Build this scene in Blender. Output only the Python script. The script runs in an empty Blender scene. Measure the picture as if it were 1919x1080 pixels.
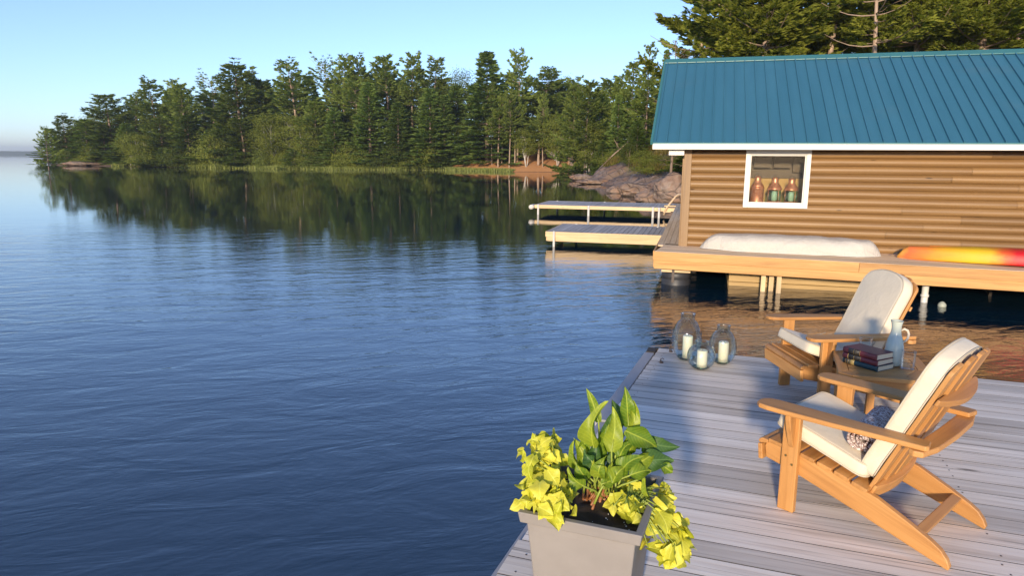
import bpy, math, random
import numpy as np
from mathutils import Vector, Matrix, noise

random.seed(7)
RNG = np.random.default_rng(7)
scn = bpy.context.scene
COL = scn.collection
rad = math.radians

# ------------------------------------------------------------------ camera model
CX, CY, FPX = 959.5, 540.0, 1300.0          # measured on the 1919x1080 photograph
PITCH, ROLL = rad(10.75), rad(0.345)
CAMZ, DECK = 2.5, 0.7                        # metres above the water
cp, sp = math.cos(PITCH), math.sin(PITCH)
_B = np.array([[1, 0, 0], [0, -sp, -cp], [0, cp, -sp]])
_c, _s = math.cos(ROLL), math.sin(ROLL)
CAM = np.array([[_c, -_s, 0], [_s, _c, 0], [0, 0, 1]]) @ _B


def ray(px, py):
    return CAM.T @ np.array([(px - CX) / FPX, (py - CY) / FPX, 1.0])


def atz(px, py, z):
    d = ray(px, py)
    t = (z - CAMZ) / d[2]
    return Vector((d[0] * t, d[1] * t, z))


def aty(px, py, y):
    d = ray(px, py)
    t = y / d[1]
    return Vector((d[0] * t, y, CAMZ + d[2] * t))


# ------------------------------------------------------------------ object helpers
def tag(o, label=None, cat=None, group=None, kind=None):
    if label: o['label'] = label
    if cat: o['category'] = cat
    if group: o['group'] = group
    if kind: o['kind'] = kind
    return o


def thing(name, label, cat, loc=(0, 0, 0), rz=0.0, group=None):
    o = bpy.data.objects.new(name, None)
    o.empty_display_size = 0.2
    COL.objects.link(o)
    o.location = loc
    o.rotation_euler = (0, 0, rz)
    return tag(o, label, cat, group)


def copy_tree(o, parent=None):
    c = o.copy()
    COL.objects.link(c)
    c.parent = parent
    for ch in list(o.children):
        copy_tree(ch, c)
    return c


def link_mesh(name, me, mat, parent=None, loc=None, rz=None):
    o = bpy.data.objects.new(name, me)
    COL.objects.link(o)
    if mat is not None:
        for m in (mat if isinstance(mat, (list, tuple)) else [mat]):
            me.materials.append(m)
    if parent is not None: o.parent = parent
    if loc is not None: o.location = loc
    if rz is not None: o.rotation_euler = (0, 0, rz)
    return o


class MB:
    """collects shapes; every vertex carries a grain coordinate and a tint"""
    def __init__(s):
        s.v, s.f, s.g, s.t, s.sm, s.mi = [], [], [], [], [], []

    def _add(s, vs, fs, gs=None, tint=None, smooth=False, mi=0, noff=False):
        b = len(s.v)
        off = Vector((random.uniform(0, 40), random.uniform(0, 40), random.uniform(0, 40)))
        if noff: off = Vector((0, 0, 0))
        if tint is None: tint = random.random()
        for i, p in enumerate(vs):
            s.v.append(tuple(p))
            q = Vector(gs[i] if gs is not None else p) + off
            s.g.append(tuple(q)); s.t.append(tint)
        for f in fs:
            s.f.append(tuple(b + i for i in f)); s.sm.append(smooth); s.mi.append(mi)

    def box(s, c, size, M=None, tint=None, seg=1, mi=0):
        c = Vector(c); hx, hy, hz = [a / 2 for a in size]
        long = max(range(3), key=lambda i: size[i])
        order = [long] + [i for i in range(3) if i != long]
        vs, gs = [], []
        for x in (-hx, hx):
            for y in (-hy, hy):
                for z in (-hz, hz):
                    p = Vector((x, y, z))
                    gs.append((p[order[0]], p[order[1]], p[order[2]]))
                    vs.append(c + (M @ p if M is not None else p))
        fs = [(0, 1, 3, 2), (4, 6, 7, 5), (0, 4, 5, 1), (2, 3, 7, 6), (0, 2, 6, 4), (1, 5, 7, 3)]
        s._add(vs, fs, gs, tint, False, mi)

    def prism(s, poly, a, b, P, Q, R, o=(0, 0, 0), gdir=0.0, tint=None, smooth=False, mi=0):
        P, Q, R, o = Vector(P), Vector(Q), Vector(R), Vector(o)
        n = len(poly); vs, gs = [], []
        cg, sg = math.cos(gdir), math.sin(gdir)
        for r in (a, b):
            for p, q in poly:
                vs.append(o + P * p + Q * q + R * r)
                gs.append((p * cg + q * sg, -p * sg + q * cg, r))
        area = sum(poly[i][0] * poly[(i + 1) % n][1] - poly[(i + 1) % n][0] * poly[i][1] for i in range(n))
        flip = (area > 0) == (P.cross(Q).dot(R) * (b - a) > 0)
        c0, c1 = list(range(n)), list(range(n, 2 * n))
        fs = [tuple(reversed(c0)) if flip else tuple(c0), tuple(c1) if flip else tuple(reversed(c1))]
        b0 = len(s.v)
        s._add(vs, fs, gs, tint, False, mi)
        for i in range(n):
            j = (i + 1) % n
            q = (i, j, n + j, n + i)
            if not flip: q = tuple(reversed(q))
            s.f.append(tuple(b0 + k for k in q)); s.sm.append(smooth); s.mi.append(mi)

    def tube(s, pts, radii, n=8, tint=None, cap=True, closed=False, smooth=True, mi=0):
        pts = [Vector(p) for p in pts]
        if not hasattr(radii, '__len__'): radii = [radii] * len(pts)
        vs, gs, fs = [], [], []
        m = len(pts); L = 0; up = None
        for i, p in enumerate(pts):
            if closed:
                d = pts[(i + 1) % m] - pts[i - 1]
            else:
                d = pts[min(i + 1, m - 1)] - pts[max(i - 1, 0)]
            if d.length < 1e-9: d = Vector((0, 0, 1))
            d.normalize()
            if up is None:
                up = Vector((0, 0, 1)) if abs(d.z) < .9 else Vector((1, 0, 0))
            u = up - d * up.dot(d)
            if u.length < 1e-6: u = d.orthogonal()
            u.normalize(); up = u
            w = d.cross(u)
            if i: L += (p - pts[i - 1]).length
            for k in range(n):
                a = 2 * math.pi * k / n
                vs.append(p + (u * math.cos(a) + w * math.sin(a)) * radii[i])
                gs.append((L, math.cos(a) * radii[i] * 2, math.sin(a) * radii[i] * 2))
        rng = m if closed else m - 1
        for i in range(rng):
            j = (i + 1) % m
            for k in range(n):
                l = (k + 1) % n
                fs.append((i * n + k, i * n + l, j * n + l, j * n + k))
        if cap and not closed:
            fs.append(tuple(reversed(range(n)))); fs.append(tuple(range((m - 1) * n, m * n)))
        s._add(vs, fs, gs, tint, smooth, mi)

    def lathe(s, prof, n=32, c=(0, 0, 0), tint=None, smooth=True, mi=0):
        c = Vector(c); vs, fs = [], []
        for r, z in prof:
            for k in range(n):
                a = 2 * math.pi * k / n
                vs.append(c + Vector((r * math.cos(a), r * math.sin(a), z)))
        for i in range(len(prof) - 1):
            for k in range(n):
                l = (k + 1) % n
                fs.append((i * n + k, i * n + l, (i + 1) * n + l, (i + 1) * n + k))
        if prof[0][0] > 1e-4: fs.append(tuple(reversed(range(n))))
        if prof[-1][0] > 1e-4: fs.append(tuple(range((len(prof) - 1) * n, len(prof) * n)))
        s._add(vs, fs, None, tint, smooth, mi)

    def sheet(s, rows, tint=None, smooth=True, gs=None, mi=0, closeu=False, noff=False):
        """rows: list of equally long lists of points"""
        n = len(rows[0]); vs = [p for r in rows for p in r]; fs = []
        for i in range(len(rows) - 1):
            for k in range(n if closeu else n - 1):
                l = (k + 1) % n
                fs.append((i * n + k, i * n + l, (i + 1) * n + l, (i + 1) * n + k))
        s._add(vs, fs, gs, tint, smooth, mi, noff)

    def build(s, name, mat, parent=None, bevel=0, seg=2, subsurf=0, loc=None, rz=None, smooth_bevel=True):
        me = bpy.data.meshes.new(name)
        me.from_pydata(s.v, [], s.f)
        me.polygons.foreach_set('use_smooth', s.sm)
        if any(s.mi): me.polygons.foreach_set('material_index', s.mi)
        a = me.attributes.new('grain', 'FLOAT_VECTOR', 'POINT')
        a.data.foreach_set('vector', [c for g in s.g for c in g])
        a = me.attributes.new('tint', 'FLOAT', 'POINT')
        a.data.foreach_set('value', s.t)
        me.update()
        o = link_mesh(name, me, mat, parent, loc, rz)
        if bevel:
            m = o.modifiers.new('bevel', 'BEVEL')
            m.width = bevel; m.segments = seg; m.limit_method = 'ANGLE'; m.angle_limit = rad(40)
            m.harden_normals = False
        if subsurf:
            m = o.modifiers.new('subd', 'SUBSURF')
            m.levels = subsurf; m.render_levels = subsurf
        return o


# ------------------------------------------------------------------ materials
def new_mat(name):
    m = bpy.data.materials.new(name)
    m.use_nodes = True
    nt = m.node_tree
    nt.nodes.clear()
    out = nt.nodes.new('ShaderNodeOutputMaterial')
    return m, nt, out


class NT:
    def __init__(s, nt): s.nt = nt
    def n(s, typ, **kw):
        nd = s.nt.nodes.new('ShaderNode' + typ)
        for k, v in kw.items(): setattr(nd, k, v)
        return nd
    def l(s, a, b): s.nt.links.new(a, b)
    def setin(s, nd, **kw):
        for k, v in kw.items(): nd.inputs[k.replace('_', ' ')].default_value = v
        return nd
    def attr(s, name, out='Vector'):
        return s.n('Attribute', attribute_name=name).outputs[out]
    def mapping(s, vec, scale=(1, 1, 1), rot=(0, 0, 0), loc=(0, 0, 0)):
        m = s.n('Mapping'); s.l(vec, m.inputs['Vector'])
        m.inputs['Scale'].default_value = scale; m.inputs['Rotation'].default_value = rot
        m.inputs['Location'].default_value = loc
        return m.outputs[0]
    def noise(s, vec, scale=5, detail=4, rough=.55, dist=0, out='Fac'):
        m = s.n('TexNoise'); s.l(vec, m.inputs['Vector'])
        s.setin(m, Scale=scale, Detail=detail, Roughness=rough, Distortion=dist)
        return m.outputs[out]
    def ramp(s, fac, stops, interp='LINEAR'):
        r = s.n('ValToRGB'); s.l(fac, r.inputs[0]); e = r.color_ramp.elements
        r.color_ramp.interpolation = interp
        while len(e) < len(stops): e.new(.5)
        for el, (p, c) in zip(e, stops):
            el.position = p
            el.color = tuple(c) + (1,) if hasattr(c, '__len__') else (c, c, c, 1)
        return r.outputs[0]
    def mix(s, fac, a, b, blend='MIX'):
        m = s.n('Mix', data_type='RGBA', blend_type=blend)
        for k_, v in ((0, fac), (6, a), (7, b)):
            sock = m.inputs[k_]
            if hasattr(v, 'is_linked'): s.l(v, sock)
            elif hasattr(v, '__len__'): sock.default_value = tuple(v) + (1,) if len(v) == 3 else v
            else: sock.default_value = v if k_ == 0 else (v, v, v, 1)
        return m.outputs[2]
    def math(s, op, a, b=0.0, clamp=False):
        m = s.n('Math', operation=op, use_clamp=clamp)
        for i, v in enumerate((a, b)):
            if hasattr(v, 'is_linked'): s.l(v, m.inputs[i])
            else: m.inputs[i].default_value = v
        return m.outputs[0]
    def bump(s, h, strength=.3, dist=.01, normal=None):
        b = s.n('Bump'); s.l(h, b.inputs['Height'])
        b.inputs['Strength'].default_value = strength; b.inputs['Distance'].default_value = dist
        if normal is not None: s.l(normal, b.inputs['Normal'])
        return b.outputs[0]
    def bsdf(s, out, color, rough=.5, normal=None, **kw):
        p = s.n('BsdfPrincipled')
        if hasattr(color, 'is_linked'): s.l(color, p.inputs['Base Color'])
        else: p.inputs['Base Color'].default_value = tuple(color) + (1,)
        if hasattr(rough, 'is_linked'): s.l(rough, p.inputs['Roughness'])
        else: p.inputs['Roughness'].default_value = rough
        if normal is not None: s.l(normal, p.inputs['Normal'])
        for k, v in kw.items(): p.inputs[k.replace('_', ' ')].default_value = v
        s.l(p.outputs[0], out.inputs['Surface'])
        return p


def wood(name, dark, mid, light, rough=.55, along=1.6, across=26, knots=.5, streak=(.1, .07, .05), streak_amt=.35, tint=.25, bump=.25, spec=.5):
    m, nt, out = new_mat(name); N = NT(nt)
    g = N.attr('grain')
    a = N.noise(N.mapping(g, (along, across, across)), 1, 6, .6, .6)
    b = N.noise(N.mapping(g, (along * .35, across * .22, across * .22)), 1, 4, .55, .8)
    c = N.ramp(N.math('ADD', N.math('MULTIPLY', a, .55), N.math('MULTIPLY', b, .45)),
               [(.32, dark), (.5, mid), (.68, light)])
    st = N.noise(N.mapping(g, (along * .5, across * 1.6, across * 1.6)), 1, 3, .7, .3)
    c = N.mix(N.math('MULTIPLY', N.ramp(st, [(.56, 0.0), (.72, 1.0)]), streak_amt), c, streak)
    t = N.attr('tint', 'Fac')
    v = N.math('ADD', N.math('MULTIPLY', N.math('SUBTRACT', t, .5), tint), 1.0)
    c = N.mix(1.0, c, v, 'MULTIPLY')
    if knots:
        vo = N.n('TexVoronoi', feature='F1'); N.l(N.mapping(g, (1.1, 4.5, 4.5)), vo.inputs['Vector'])
        N.setin(vo, Scale=1.0, Randomness=1.0)
        k = N.ramp(vo.outputs['Distance'], [(.035, 1.0), (.085, 0.0)])
        c = N.mix(N.math('MULTIPLY', k, knots), c, [x * .45 for x in dark])
    N.bsdf(out, c, rough, N.bump(a, bump, .002), Specular_IOR_Level=spec)
    return m


def flat(name, color, rough=.5, var=.12, scale=8, bump=0, **kw):
    m, nt, out = new_mat(name); N = NT(nt)
    tc = N.n('TexCoord').outputs['Object']
    n1 = N.noise(tc, scale, 5, .6)
    c = N.mix(n1, [x * (1 - var) for x in color], [min(1, x * (1 + var)) for x in color])
    nm = N.bump(N.noise(tc, scale * 6, 3), bump, .002) if bump else None
    N.bsdf(out, c, rough, nm, **kw)
    return m


def thin_glass(name, clear=(.93, .97, .96), edge=(.45, .62, .60), refl=1.0):
    m, nt, out = new_mat(name); N = NT(nt)
    lw = N.n('LayerWeight'); lw.inputs['Blend'].default_value = .35
    c = N.mix(N.ramp(lw.outputs['Facing'], [(.55, 0.0), (.99, 1.0)]), clear, edge)
    tr = N.n('BsdfTransparent'); N.l(c, tr.inputs[0])
    gl = N.n('BsdfGlossy'); gl.inputs['Roughness'].default_value = .02
    fr = N.n('Fresnel'); fr.inputs[0].default_value = 1.45
    mx = N.n('MixShader')
    N.l(N.math('MINIMUM', N.math('MULTIPLY', fr.outputs[0], refl), .5), mx.inputs[0])
    N.l(tr.outputs[0], mx.inputs[1]); N.l(gl.outputs[0], mx.inputs[2])
    N.l(mx.outputs[0], out.inputs['Surface'])
    return m


def foliage(name, dark, light, trans=.25, hue=None):
    m, nt, out = new_mat(name); N = NT(nt)
    t = N.attr('tint', 'Fac')
    oi = N.n('ObjectInfo').outputs['Random']
    c = N.mix(t, dark, light)
    v = N.math('ADD', N.math('MULTIPLY', oi, .55), .72)
    c = N.mix(1.0, c, v, 'MULTIPLY')
    if hue: c = N.mix(N.math('MULTIPLY', oi, .5), c, hue)
    d = N.n('BsdfDiffuse'); N.l(c, d.inputs[0])
    tl = N.n('BsdfTranslucent'); N.l(N.mix(1.0, c, (1.1, 1.25, .6), 'MULTIPLY'), tl.inputs[0])
    mx = N.n('MixShader'); mx.inputs[0].default_value = trans
    N.l(d.outputs[0], mx.inputs[1]); N.l(tl.outputs[0], mx.inputs[2])
    N.l(mx.outputs[0], out.inputs['Surface'])
    return m


def leaf_mat(name, a, b, vein):
    m, nt, out = new_mat(name); N = NT(nt)
    g = N.attr('grain'); t = N.attr('tint', 'Fac')
    n1 = N.noise(N.n('TexCoord').outputs['Object'], 34, 5, .62)
    sx = N.n('SeparateXYZ'); N.l(g, sx.inputs[0])
    ay = N.math('ABSOLUTE', sx.outputs[1])
    rib = N.ramp(ay, [(.0009, 1.0), (.0024, 0.0)])
    wv = N.math('SINE', N.math('MULTIPLY', N.math('SUBTRACT', sx.outputs[0], N.math('MULTIPLY', ay, .85)), 420.0))
    side_ = N.math('MULTIPLY', N.ramp(wv, [(.70, 0.0), (.99, 1.0)]), .28)
    veins = N.math('MAXIMUM', rib, side_)
    c = N.mix(N.math('ADD', N.math('MULTIPLY', t, .75), N.math('MULTIPLY', N.math('SUBTRACT', n1, .35), .75), True), a, b)
    c = N.mix(N.math('MULTIPLY', veins, .55), c, [min(1, x * 1.5 + .05) for x in b])
    c = N.mix(N.ramp(n1, [(.66, 0.0), (.78, .55)]), c, [x * .55 for x in a])
    d = N.n('BsdfPrincipled'); N.l(c, d.inputs['Base Color']); d.inputs['Roughness'].default_value = .42
    d.inputs['Specular IOR Level'].default_value = .35
    N.l(N.bump(N.math('SUBTRACT', N.math('MULTIPLY', n1, .6), N.math('MULTIPLY', veins, .5)), .6, .003), d.inputs['Normal'])
    tl = N.n('BsdfTranslucent'); N.l(N.mix(1.0, c, vein, 'MULTIPLY'), tl.inputs[0])
    mx = N.n('MixShader'); mx.inputs[0].default_value = .36
    N.l(d.outputs[0], mx.inputs[1]); N.l(tl.outputs[0], mx.inputs[2])
    N.l(mx.outputs[0], out.inputs['Surface'])
    return m


M = {}
M['teak'] = wood('oiled_teak', (.355, .158, .043), (.49, .235, .069), (.58, .305, .102), .5, 1.8, 30, .25, (.25, .1, .03), .3, .28, .2)
M['dock'] = wood('weathered_dock_boards', (.50, .43, .355), (.73, .655, .57), (.86, .80, .715), .75, 1.2, 30, .95, (.20, .17, .145), .85, .42, .6, .2)
M['pine'] = wood('golden_pine_boards', (.36, .175, .05), (.52, .27, .085), (.62, .36, .13), .6, 1.0, 18, .8, (.28, .14, .05), .35, .3, .3)
M['walk'] = wood('worn_pine_decking', (.56, .40, .25), (.72, .54, .355), (.80, .64, .45), .8, 1.0, 18, .6, (.25, .17, .11), .4, .2, .3, .15)
M['log'] = wood('stained_log_siding', (.138, .072, .025), (.235, .131, .048), (.312, .186, .077), .5, .35, 12, 1.0, (.10, .05, .022), .5, .26, .4)
M['greydeck'] = wood('grey_dock_top', (.34, .32, .31), (.45, .43, .42), (.54, .52, .50), .75, 1.0, 16, .4, (.2, .18, .18), .4, .25, .3, .2)
M['palewood'] = wood('pale_dock_timber', (.52, .36, .19), (.66, .48, .27), (.76, .58, .35), .6, 1.0, 14, .6, (.4, .25, .12), .3, .2, .3)
M['boardside'] = wood('board_edge_gap_shade', (.07, .062, .056), (.11, .10, .092), (.16, .145, .135), .8, 1.2, 30, 0, (.05, .045, .04), .5, .3, .4)  # shade of the gaps put into the colour of the board sides
M['darkwood'] = wood('dark_timber', (.03, .022, .016), (.05, .037, .026), (.07, .05, .035), .7, 1.0, 12, 0, (.02, .015, .01), .3, .2, .3)  # near-black timber for frames, understructure and corner piece
M['crib'] = wood('crib_timber', (.36, .23, .09), (.50, .33, .13), (.60, .42, .19), .6, .8, 10, .5, (.2, .11, .04), .4, .4, .3)
M['bark'] = wood('pine_bark', (.10, .07, .052), (.19, .135, .10), (.28, .21, .16), .85, 2.0, 7, 0, (.06, .04, .03), .5, .2, .8)
M['palebark'] = wood('pale_red_pine_bark', (.22, .15, .105), (.34, .245, .18), (.45, .35, .27), .85, 2.0, 7, 0, (.13, .08, .06), .4, .2, .8)  # paler tone than the plain pine bark
M['birch'] = wood('birch_bark', (.36, .33, .29), (.52, .49, .44), (.64, .61, .56), .75, 6.0, 4, 0, (.06, .05, .045), .5, .2, .5)
M['white'] = flat('white_painted_trim', (.66, .63, .575), .45, .04, 3)
M['steel'] = flat('galvanised_post', (.62, .60, .55), .45, .12, 10)
M['rubber'] = flat('black_float', (.03, .03, .033), .5, .3, 6)
M['copper'] = None
M['pot'] = flat('taupe_planter_resin', (.25, .226, .205), .66, .20, 5, .25)
M['candle'] = flat('ivory_wax', (.80, .74, .58), .55, .04, 9, 0, Subsurface_Weight=.25)
M['wick'] = flat('candle_wick', (.04, .035, .03), .8)
M['pages'] = flat('book_pages', (.72, .60, .42), .8, .12, 60)
M['book_red'] = flat('oxblood_book_cloth', (.12, .016, .022), .5, .25, 30)
M['book_dark'] = flat('dark_spine_label', (.035, .03, .024), .45, .2, 30)
M['book_top'] = flat('maroon_book_cloth', (.16, .028, .035), .5, .25, 30)
M['book_teal'] = flat('teal_book_cloth', (.016, .052, .066), .5, .25, 30)
M['gold'] = flat('gilt_band', (.50, .36, .12), .4, .1, 30)
M['carafe'] = flat('celadon_glaze', (.50, .555, .485), .22, .06, 10, 0, Coat_Weight=.4)
M['cream'] = flat('cream_handle', (.72, .60, .46), .5, .05, 10)
M['soil'] = flat('potting_soil', (.035, .022, .015), .9, .6, 60, .9)
M['perlite'] = flat('perlite', (.7, .68, .64), .8)
M['brass'] = flat('brass_screw', (.55, .38, .14), .35, .1, 5, 0, Metallic=1.0)
M['iron'] = flat('rusty_iron', (.08, .06, .05), .6, .3, 20)
M['edge'] = flat('grey_edge_trim', (.34, .33, .34), .5, .15, 12)
M['tan'] = flat('tan_tube_rail', (.58, .42, .26), .5, .08, 8)
M['buoy'] = flat('pale_buoy', (.36, .38, .30), .5, .1, 8)
M['interior'] = flat('ochre_inner_wall', (.50, .30, .09), .7, .15, 3)
M['cabinet'] = flat('olive_brown_cabinet', (.12, .075, .034), .6, .25, 4)
M['dark'] = flat('dark_recess', (.025, .022, .02), .8)
M['jar'] = thin_glass('sea_green_jar_glass', (.87, .925, .915), (.36, .53, .49), 1.7)
M['tumbler'] = thin_glass('clear_tumbler_glass', (.96, .97, .97), (.62, .66, .66), 1.0)
M['jarbase'] = thin_glass('thick_green_jar_foot', (.50, .70, .66), (.12, .30, .28), 1.0)
M['pane'] = thin_glass('window_pane', (.90, .91, .90), (.6, .65, .65), .35)
M['lens'] = thin_glass('green_lamp_lens', (.66, .90, .80), (.25, .52, .42), 1.5)
M['pine_leaf'] = foliage('pine_needles', (.13, .19, .042), (.30, .36, .09), .45, (.235, .28, .07))
M['fir_leaf'] = foliage('fir_needles', (.115, .185, .046), (.26, .345, .09), .45, (.21, .28, .07))
M['lime_leaf'] = foliage('birch_leaves', (.16, .20, .036), (.33, .36, .08), .42, (.09, .10, .02))
M['dark_leaf'] = foliage('oak_leaves', (.075, .105, .028), (.16, .195, .05), .35)
M['near_leaf'] = foliage('near_pine_needles', (.19, .235, .038), (.48, .49, .08), .48, (.07, .07, .012))
M['dead_leaf'] = foliage('dry_twigs', (.07, .055, .04), (.16, .13, .09), .1)
M['reed'] = foliage('shore_grass_blades', (.16, .20, .05), (.36, .38, .13), .4)
M['drygrass'] = foliage('dry_grass_blades', (.09, .075, .02), (.24, .19, .06), .35)
M['vine_leaf'] = leaf_mat('chartreuse_leaf', (.46, .50, .03), (.86, .78, .10), (1.1, 1.1, .5))
M['calla_leaf'] = leaf_mat('green_lily_leaf', (.09, .20, .02), (.46, .50, .04), (1.0, 1.2, .4))
M['calla_dark'] = leaf_mat('deep_green_lily_leaf', (.04, .105, .03), (.12, .22, .05), (1.0, 1.2, .4))
M['stem'] = flat('green_stem', (.26, .32, .05), .5, .3, 12)
M['redstem'] = flat('reddish_stem_foot', (.30, .12, .045), .5, .3, 12)

m, nt, out = new_mat('spun_copper'); N = NT(nt)
tc = N.n('TexCoord').outputs['Object']
N.bsdf(out, N.ramp(N.noise(tc, 14, 4), [(.3, (.50, .17, .07)), (.7, (.85, .38, .20))]), .34, None, Metallic=.55)
M['copper'] = m

m, nt, out = new_mat('blue_steel_roofing'); N = NT(nt)
tc = N.n('TexCoord').outputs['Object']
c = N.mix(N.noise(N.mapping(tc, (2.2, .25, .25)), 1.4, 5, .65), (.026, .116, .178), (.048, .168, .248))
c = N.mix(N.ramp(N.noise(N.mapping(tc, (.6, .9, .9)), 1.0, 6, .7), [(.55, 0.0), (.75, .35)]), c, (.075, .15, .19))
N.bsdf(out, c, .38, N.bump(N.noise(N.mapping(tc, (3, .6, .6)), 1.2, 2), .12, .02))
M['roof'] = m
M['ridge'] = flat('teal_ridge_metal', (.045, .17, .18), .42, .1, 3)

m, nt, out = new_mat('ivory_cushion_canvas'); N = NT(nt)
tc = N.n('TexCoord').outputs['Object']
w1 = N.noise(N.mapping(tc, (1, 1, 1)), 420, 1)
w2 = N.noise(tc, 9, 4, .6)
c = N.mix(w2, (.66, .575, .43), (.74, .655, .51))
nb = N.bump(w2, .5, .012); N.bsdf(out, c, .85, N.bump(w1, .12, .001, nb), Sheen_Weight=.15)
M['canvas'] = m
M['piping'] = flat('cushion_piping', (.52, .455, .35), .85, .05, 20)

m, nt, out = new_mat('off_white_tarp'); N = NT(nt)
tc = N.n('TexCoord').outputs['Object']
w1 = N.noise(N.mapping(tc, (1.2, 4, 3)), 1.6, 5, .6, 1.2)
w2 = N.noise(N.mapping(tc, (7, 2, 2)), 1.3, 4, .6, 1.0)
N.bsdf(out, N.mix(w1, (.47, .435, .38), (.56, .53, .475)), .75, N.bump(w2, .55, .035, N.bump(w1, .6, .05)))
M['tarp'] = m

m, nt, out = new_mat('yellow_to_red_kayak_plastic'); N = NT(nt)
t = N.attr('tint', 'Fac'); tc = N.n('TexCoord').outputs['Object']
f = N.math('ADD', t, N.math('MULTIPLY', N.math('SUBTRACT', N.noise(N.mapping(tc, (2, 5, 5)), 1.2, 3), .5), .10))
c = N.ramp(f, [(.0, (.62, .33, .05)), (.045, (.60, .14, .04)), (.10, (.60, .19, .03)), (.20, (.66, .36, .02)), (.28, (.66, .43, .015)), (.33, (.66, .38, .02)), (.375, (.60, .10, .02)), (.41, (.52, .010, .015)), (.75, (.52, .010, .015)), (.9, (.62, .35, .02))])
N.bsdf(out, c, .5, N.bump(N.noise(tc, 30, 3), .1, .003))
M['kayak'] = m

m, nt, out = new_mat('patterned_brown_towel'); N = NT(nt)
g = N.attr('grain')
v = N.n('TexVoronoi', feature='DISTANCE_TO_EDGE'); N.l(N.mapping(g, (1, 1, 1)), v.inputs['Vector']); N.setin(v, Scale=85.0, Randomness=.9)
wv = N.n('TexWave', wave_type='RINGS'); N.l(g, wv.inputs['Vector']); N.setin(wv, Scale=22.0, Distortion=14.0, Detail=3.0, Detail_Scale=3.0)
k = N.math('MULTIPLY', N.ramp(v.outputs[0], [(.06, 1.0), (.16, 0.0)]), .6)
k2 = N.ramp(wv.outputs['Fac'], [(.56, 0.0), (.66, 1.0)])
c = N.mix(N.math('MAXIMUM', k, k2), (.74, .68, .65), (.21, .115, .095))
N.bsdf(out, c, .95, N.bump(N.noise(g, 260, 2), .5, .004))
M['towel'] = m

# ------------------------------------------------------------------ camera
cam_d = bpy.data.cameras.new('camera')
cam = bpy.data.objects.new('camera', cam_d)
COL.objects.link(cam)
cam_d.sensor_width = 36.0
cam_d.lens = FPX / 1919.0 * 36.0
cam_d.clip_start = .05
cam_d.clip_end = 9000
r_, d_, f_ = CAM[0], CAM[1], CAM[2]
cam.matrix_world = Matrix(((r_[0], -d_[0], -f_[0], 0), (r_[1], -d_[1], -f_[1], 0), (r_[2], -d_[2], -f_[2], CAMZ), (0, 0, 0, 1)))
scn.camera = cam

# ------------------------------------------------------------------ light
SUN_EL = rad(12)
SUN_AZ = math.atan2(-.28, -.96)               # compass angle of the sun, from +Y towards +X
sd = Vector((math.sin(SUN_AZ) * math.cos(SUN_EL), math.cos(SUN_AZ) * math.cos(SUN_EL), math.sin(SUN_EL)))
ld = bpy.data.lights.new('sun', 'SUN')
ld.energy = 2.7
ld.angle = rad(4)
ld.color = (1.0, .82, .60)
lo = bpy.data.objects.new('sun', ld)
COL.objects.link(lo)
lo.rotation_euler = sd.to_track_quat('Z', 'Y').to_euler()
lo.location = (-20, -20, 30)

w = bpy.data.worlds.new('World')
scn.world = w
w.use_nodes = True
wn = w.node_tree
wn.nodes.clear()
sky = wn.nodes.new('ShaderNodeTexSky')
sky.sky_type = 'NISHITA'
sky.sun_disc = False
sky.sun_elevation = SUN_EL
sky.sun_rotation = SUN_AZ
sky.altitude = 200
sky.air_density = .85
sky.dust_density = .2
sky.ozone_density = 3.9
bg = wn.nodes.new('ShaderNodeBackground')
bg.inputs[1].default_value = .112
wo = wn.nodes.new('ShaderNodeOutputWorld')
hs = wn.nodes.new('ShaderNodeHueSaturation')      # hazy, paler evening sky
hs.inputs['Saturation'].default_value = .90
wn.links.new(sky.outputs[0], hs.inputs['Color'])
tn = wn.nodes.new('ShaderNodeMix')
tn.data_type = 'RGBA'; tn.blend_type = 'MULTIPLY'; tn.inputs[0].default_value = 1.0
tn.inputs[7].default_value = (1.0, .955, 1.03, 1)
wn.links.new(hs.outputs[0], tn.inputs[6])
wn.links.new(tn.outputs[2], bg.inputs[0])
wn.links.new(bg.outputs[0], wo.inputs[0])

scn.view_settings.view_transform = 'Standard'
scn.view_settings.look = 'None'
scn.view_settings.exposure = 1.18
scn.view_settings.gamma = 1.0
scn.render.engine = 'CYCLES'
scn.cycles.use_denoising = True
scn.cycles.max_bounces = 8
scn.cycles.transparent_max_bounces = 16
scn.cycles.caustics_reflective = False
scn.cycles.caustics_refractive = False
scn.cycles.sample_clamp_indirect = 6
# ------------------------------------------------------------------ water
m, nt, out = new_mat('lake_water'); N = NT(nt)
pos = N.n('NewGeometry').outputs['Position']
sep = N.n('SeparateXYZ'); N.l(pos, sep.inputs[0])
wr = N.mapping(pos, (1, 1, 1), (0, 0, rad(-14)))
swell = N.noise(N.mapping(wr, (.16, .62, 1)), 1.0, 3, .5, .4)
rip = N.noise(N.mapping(wr, (.95, 2.3, 1)), 1.0, 4, .55, .7)
fine = N.noise(N.mapping(wr, (3.6, 7.5, 1)), 1.0, 4, .62, .6)
gust = N.ramp(N.noise(N.mapping(pos, (.035, .06, 1)), 1.0, 3, .5), [(.38, .45), (.62, 1.15)])
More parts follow.
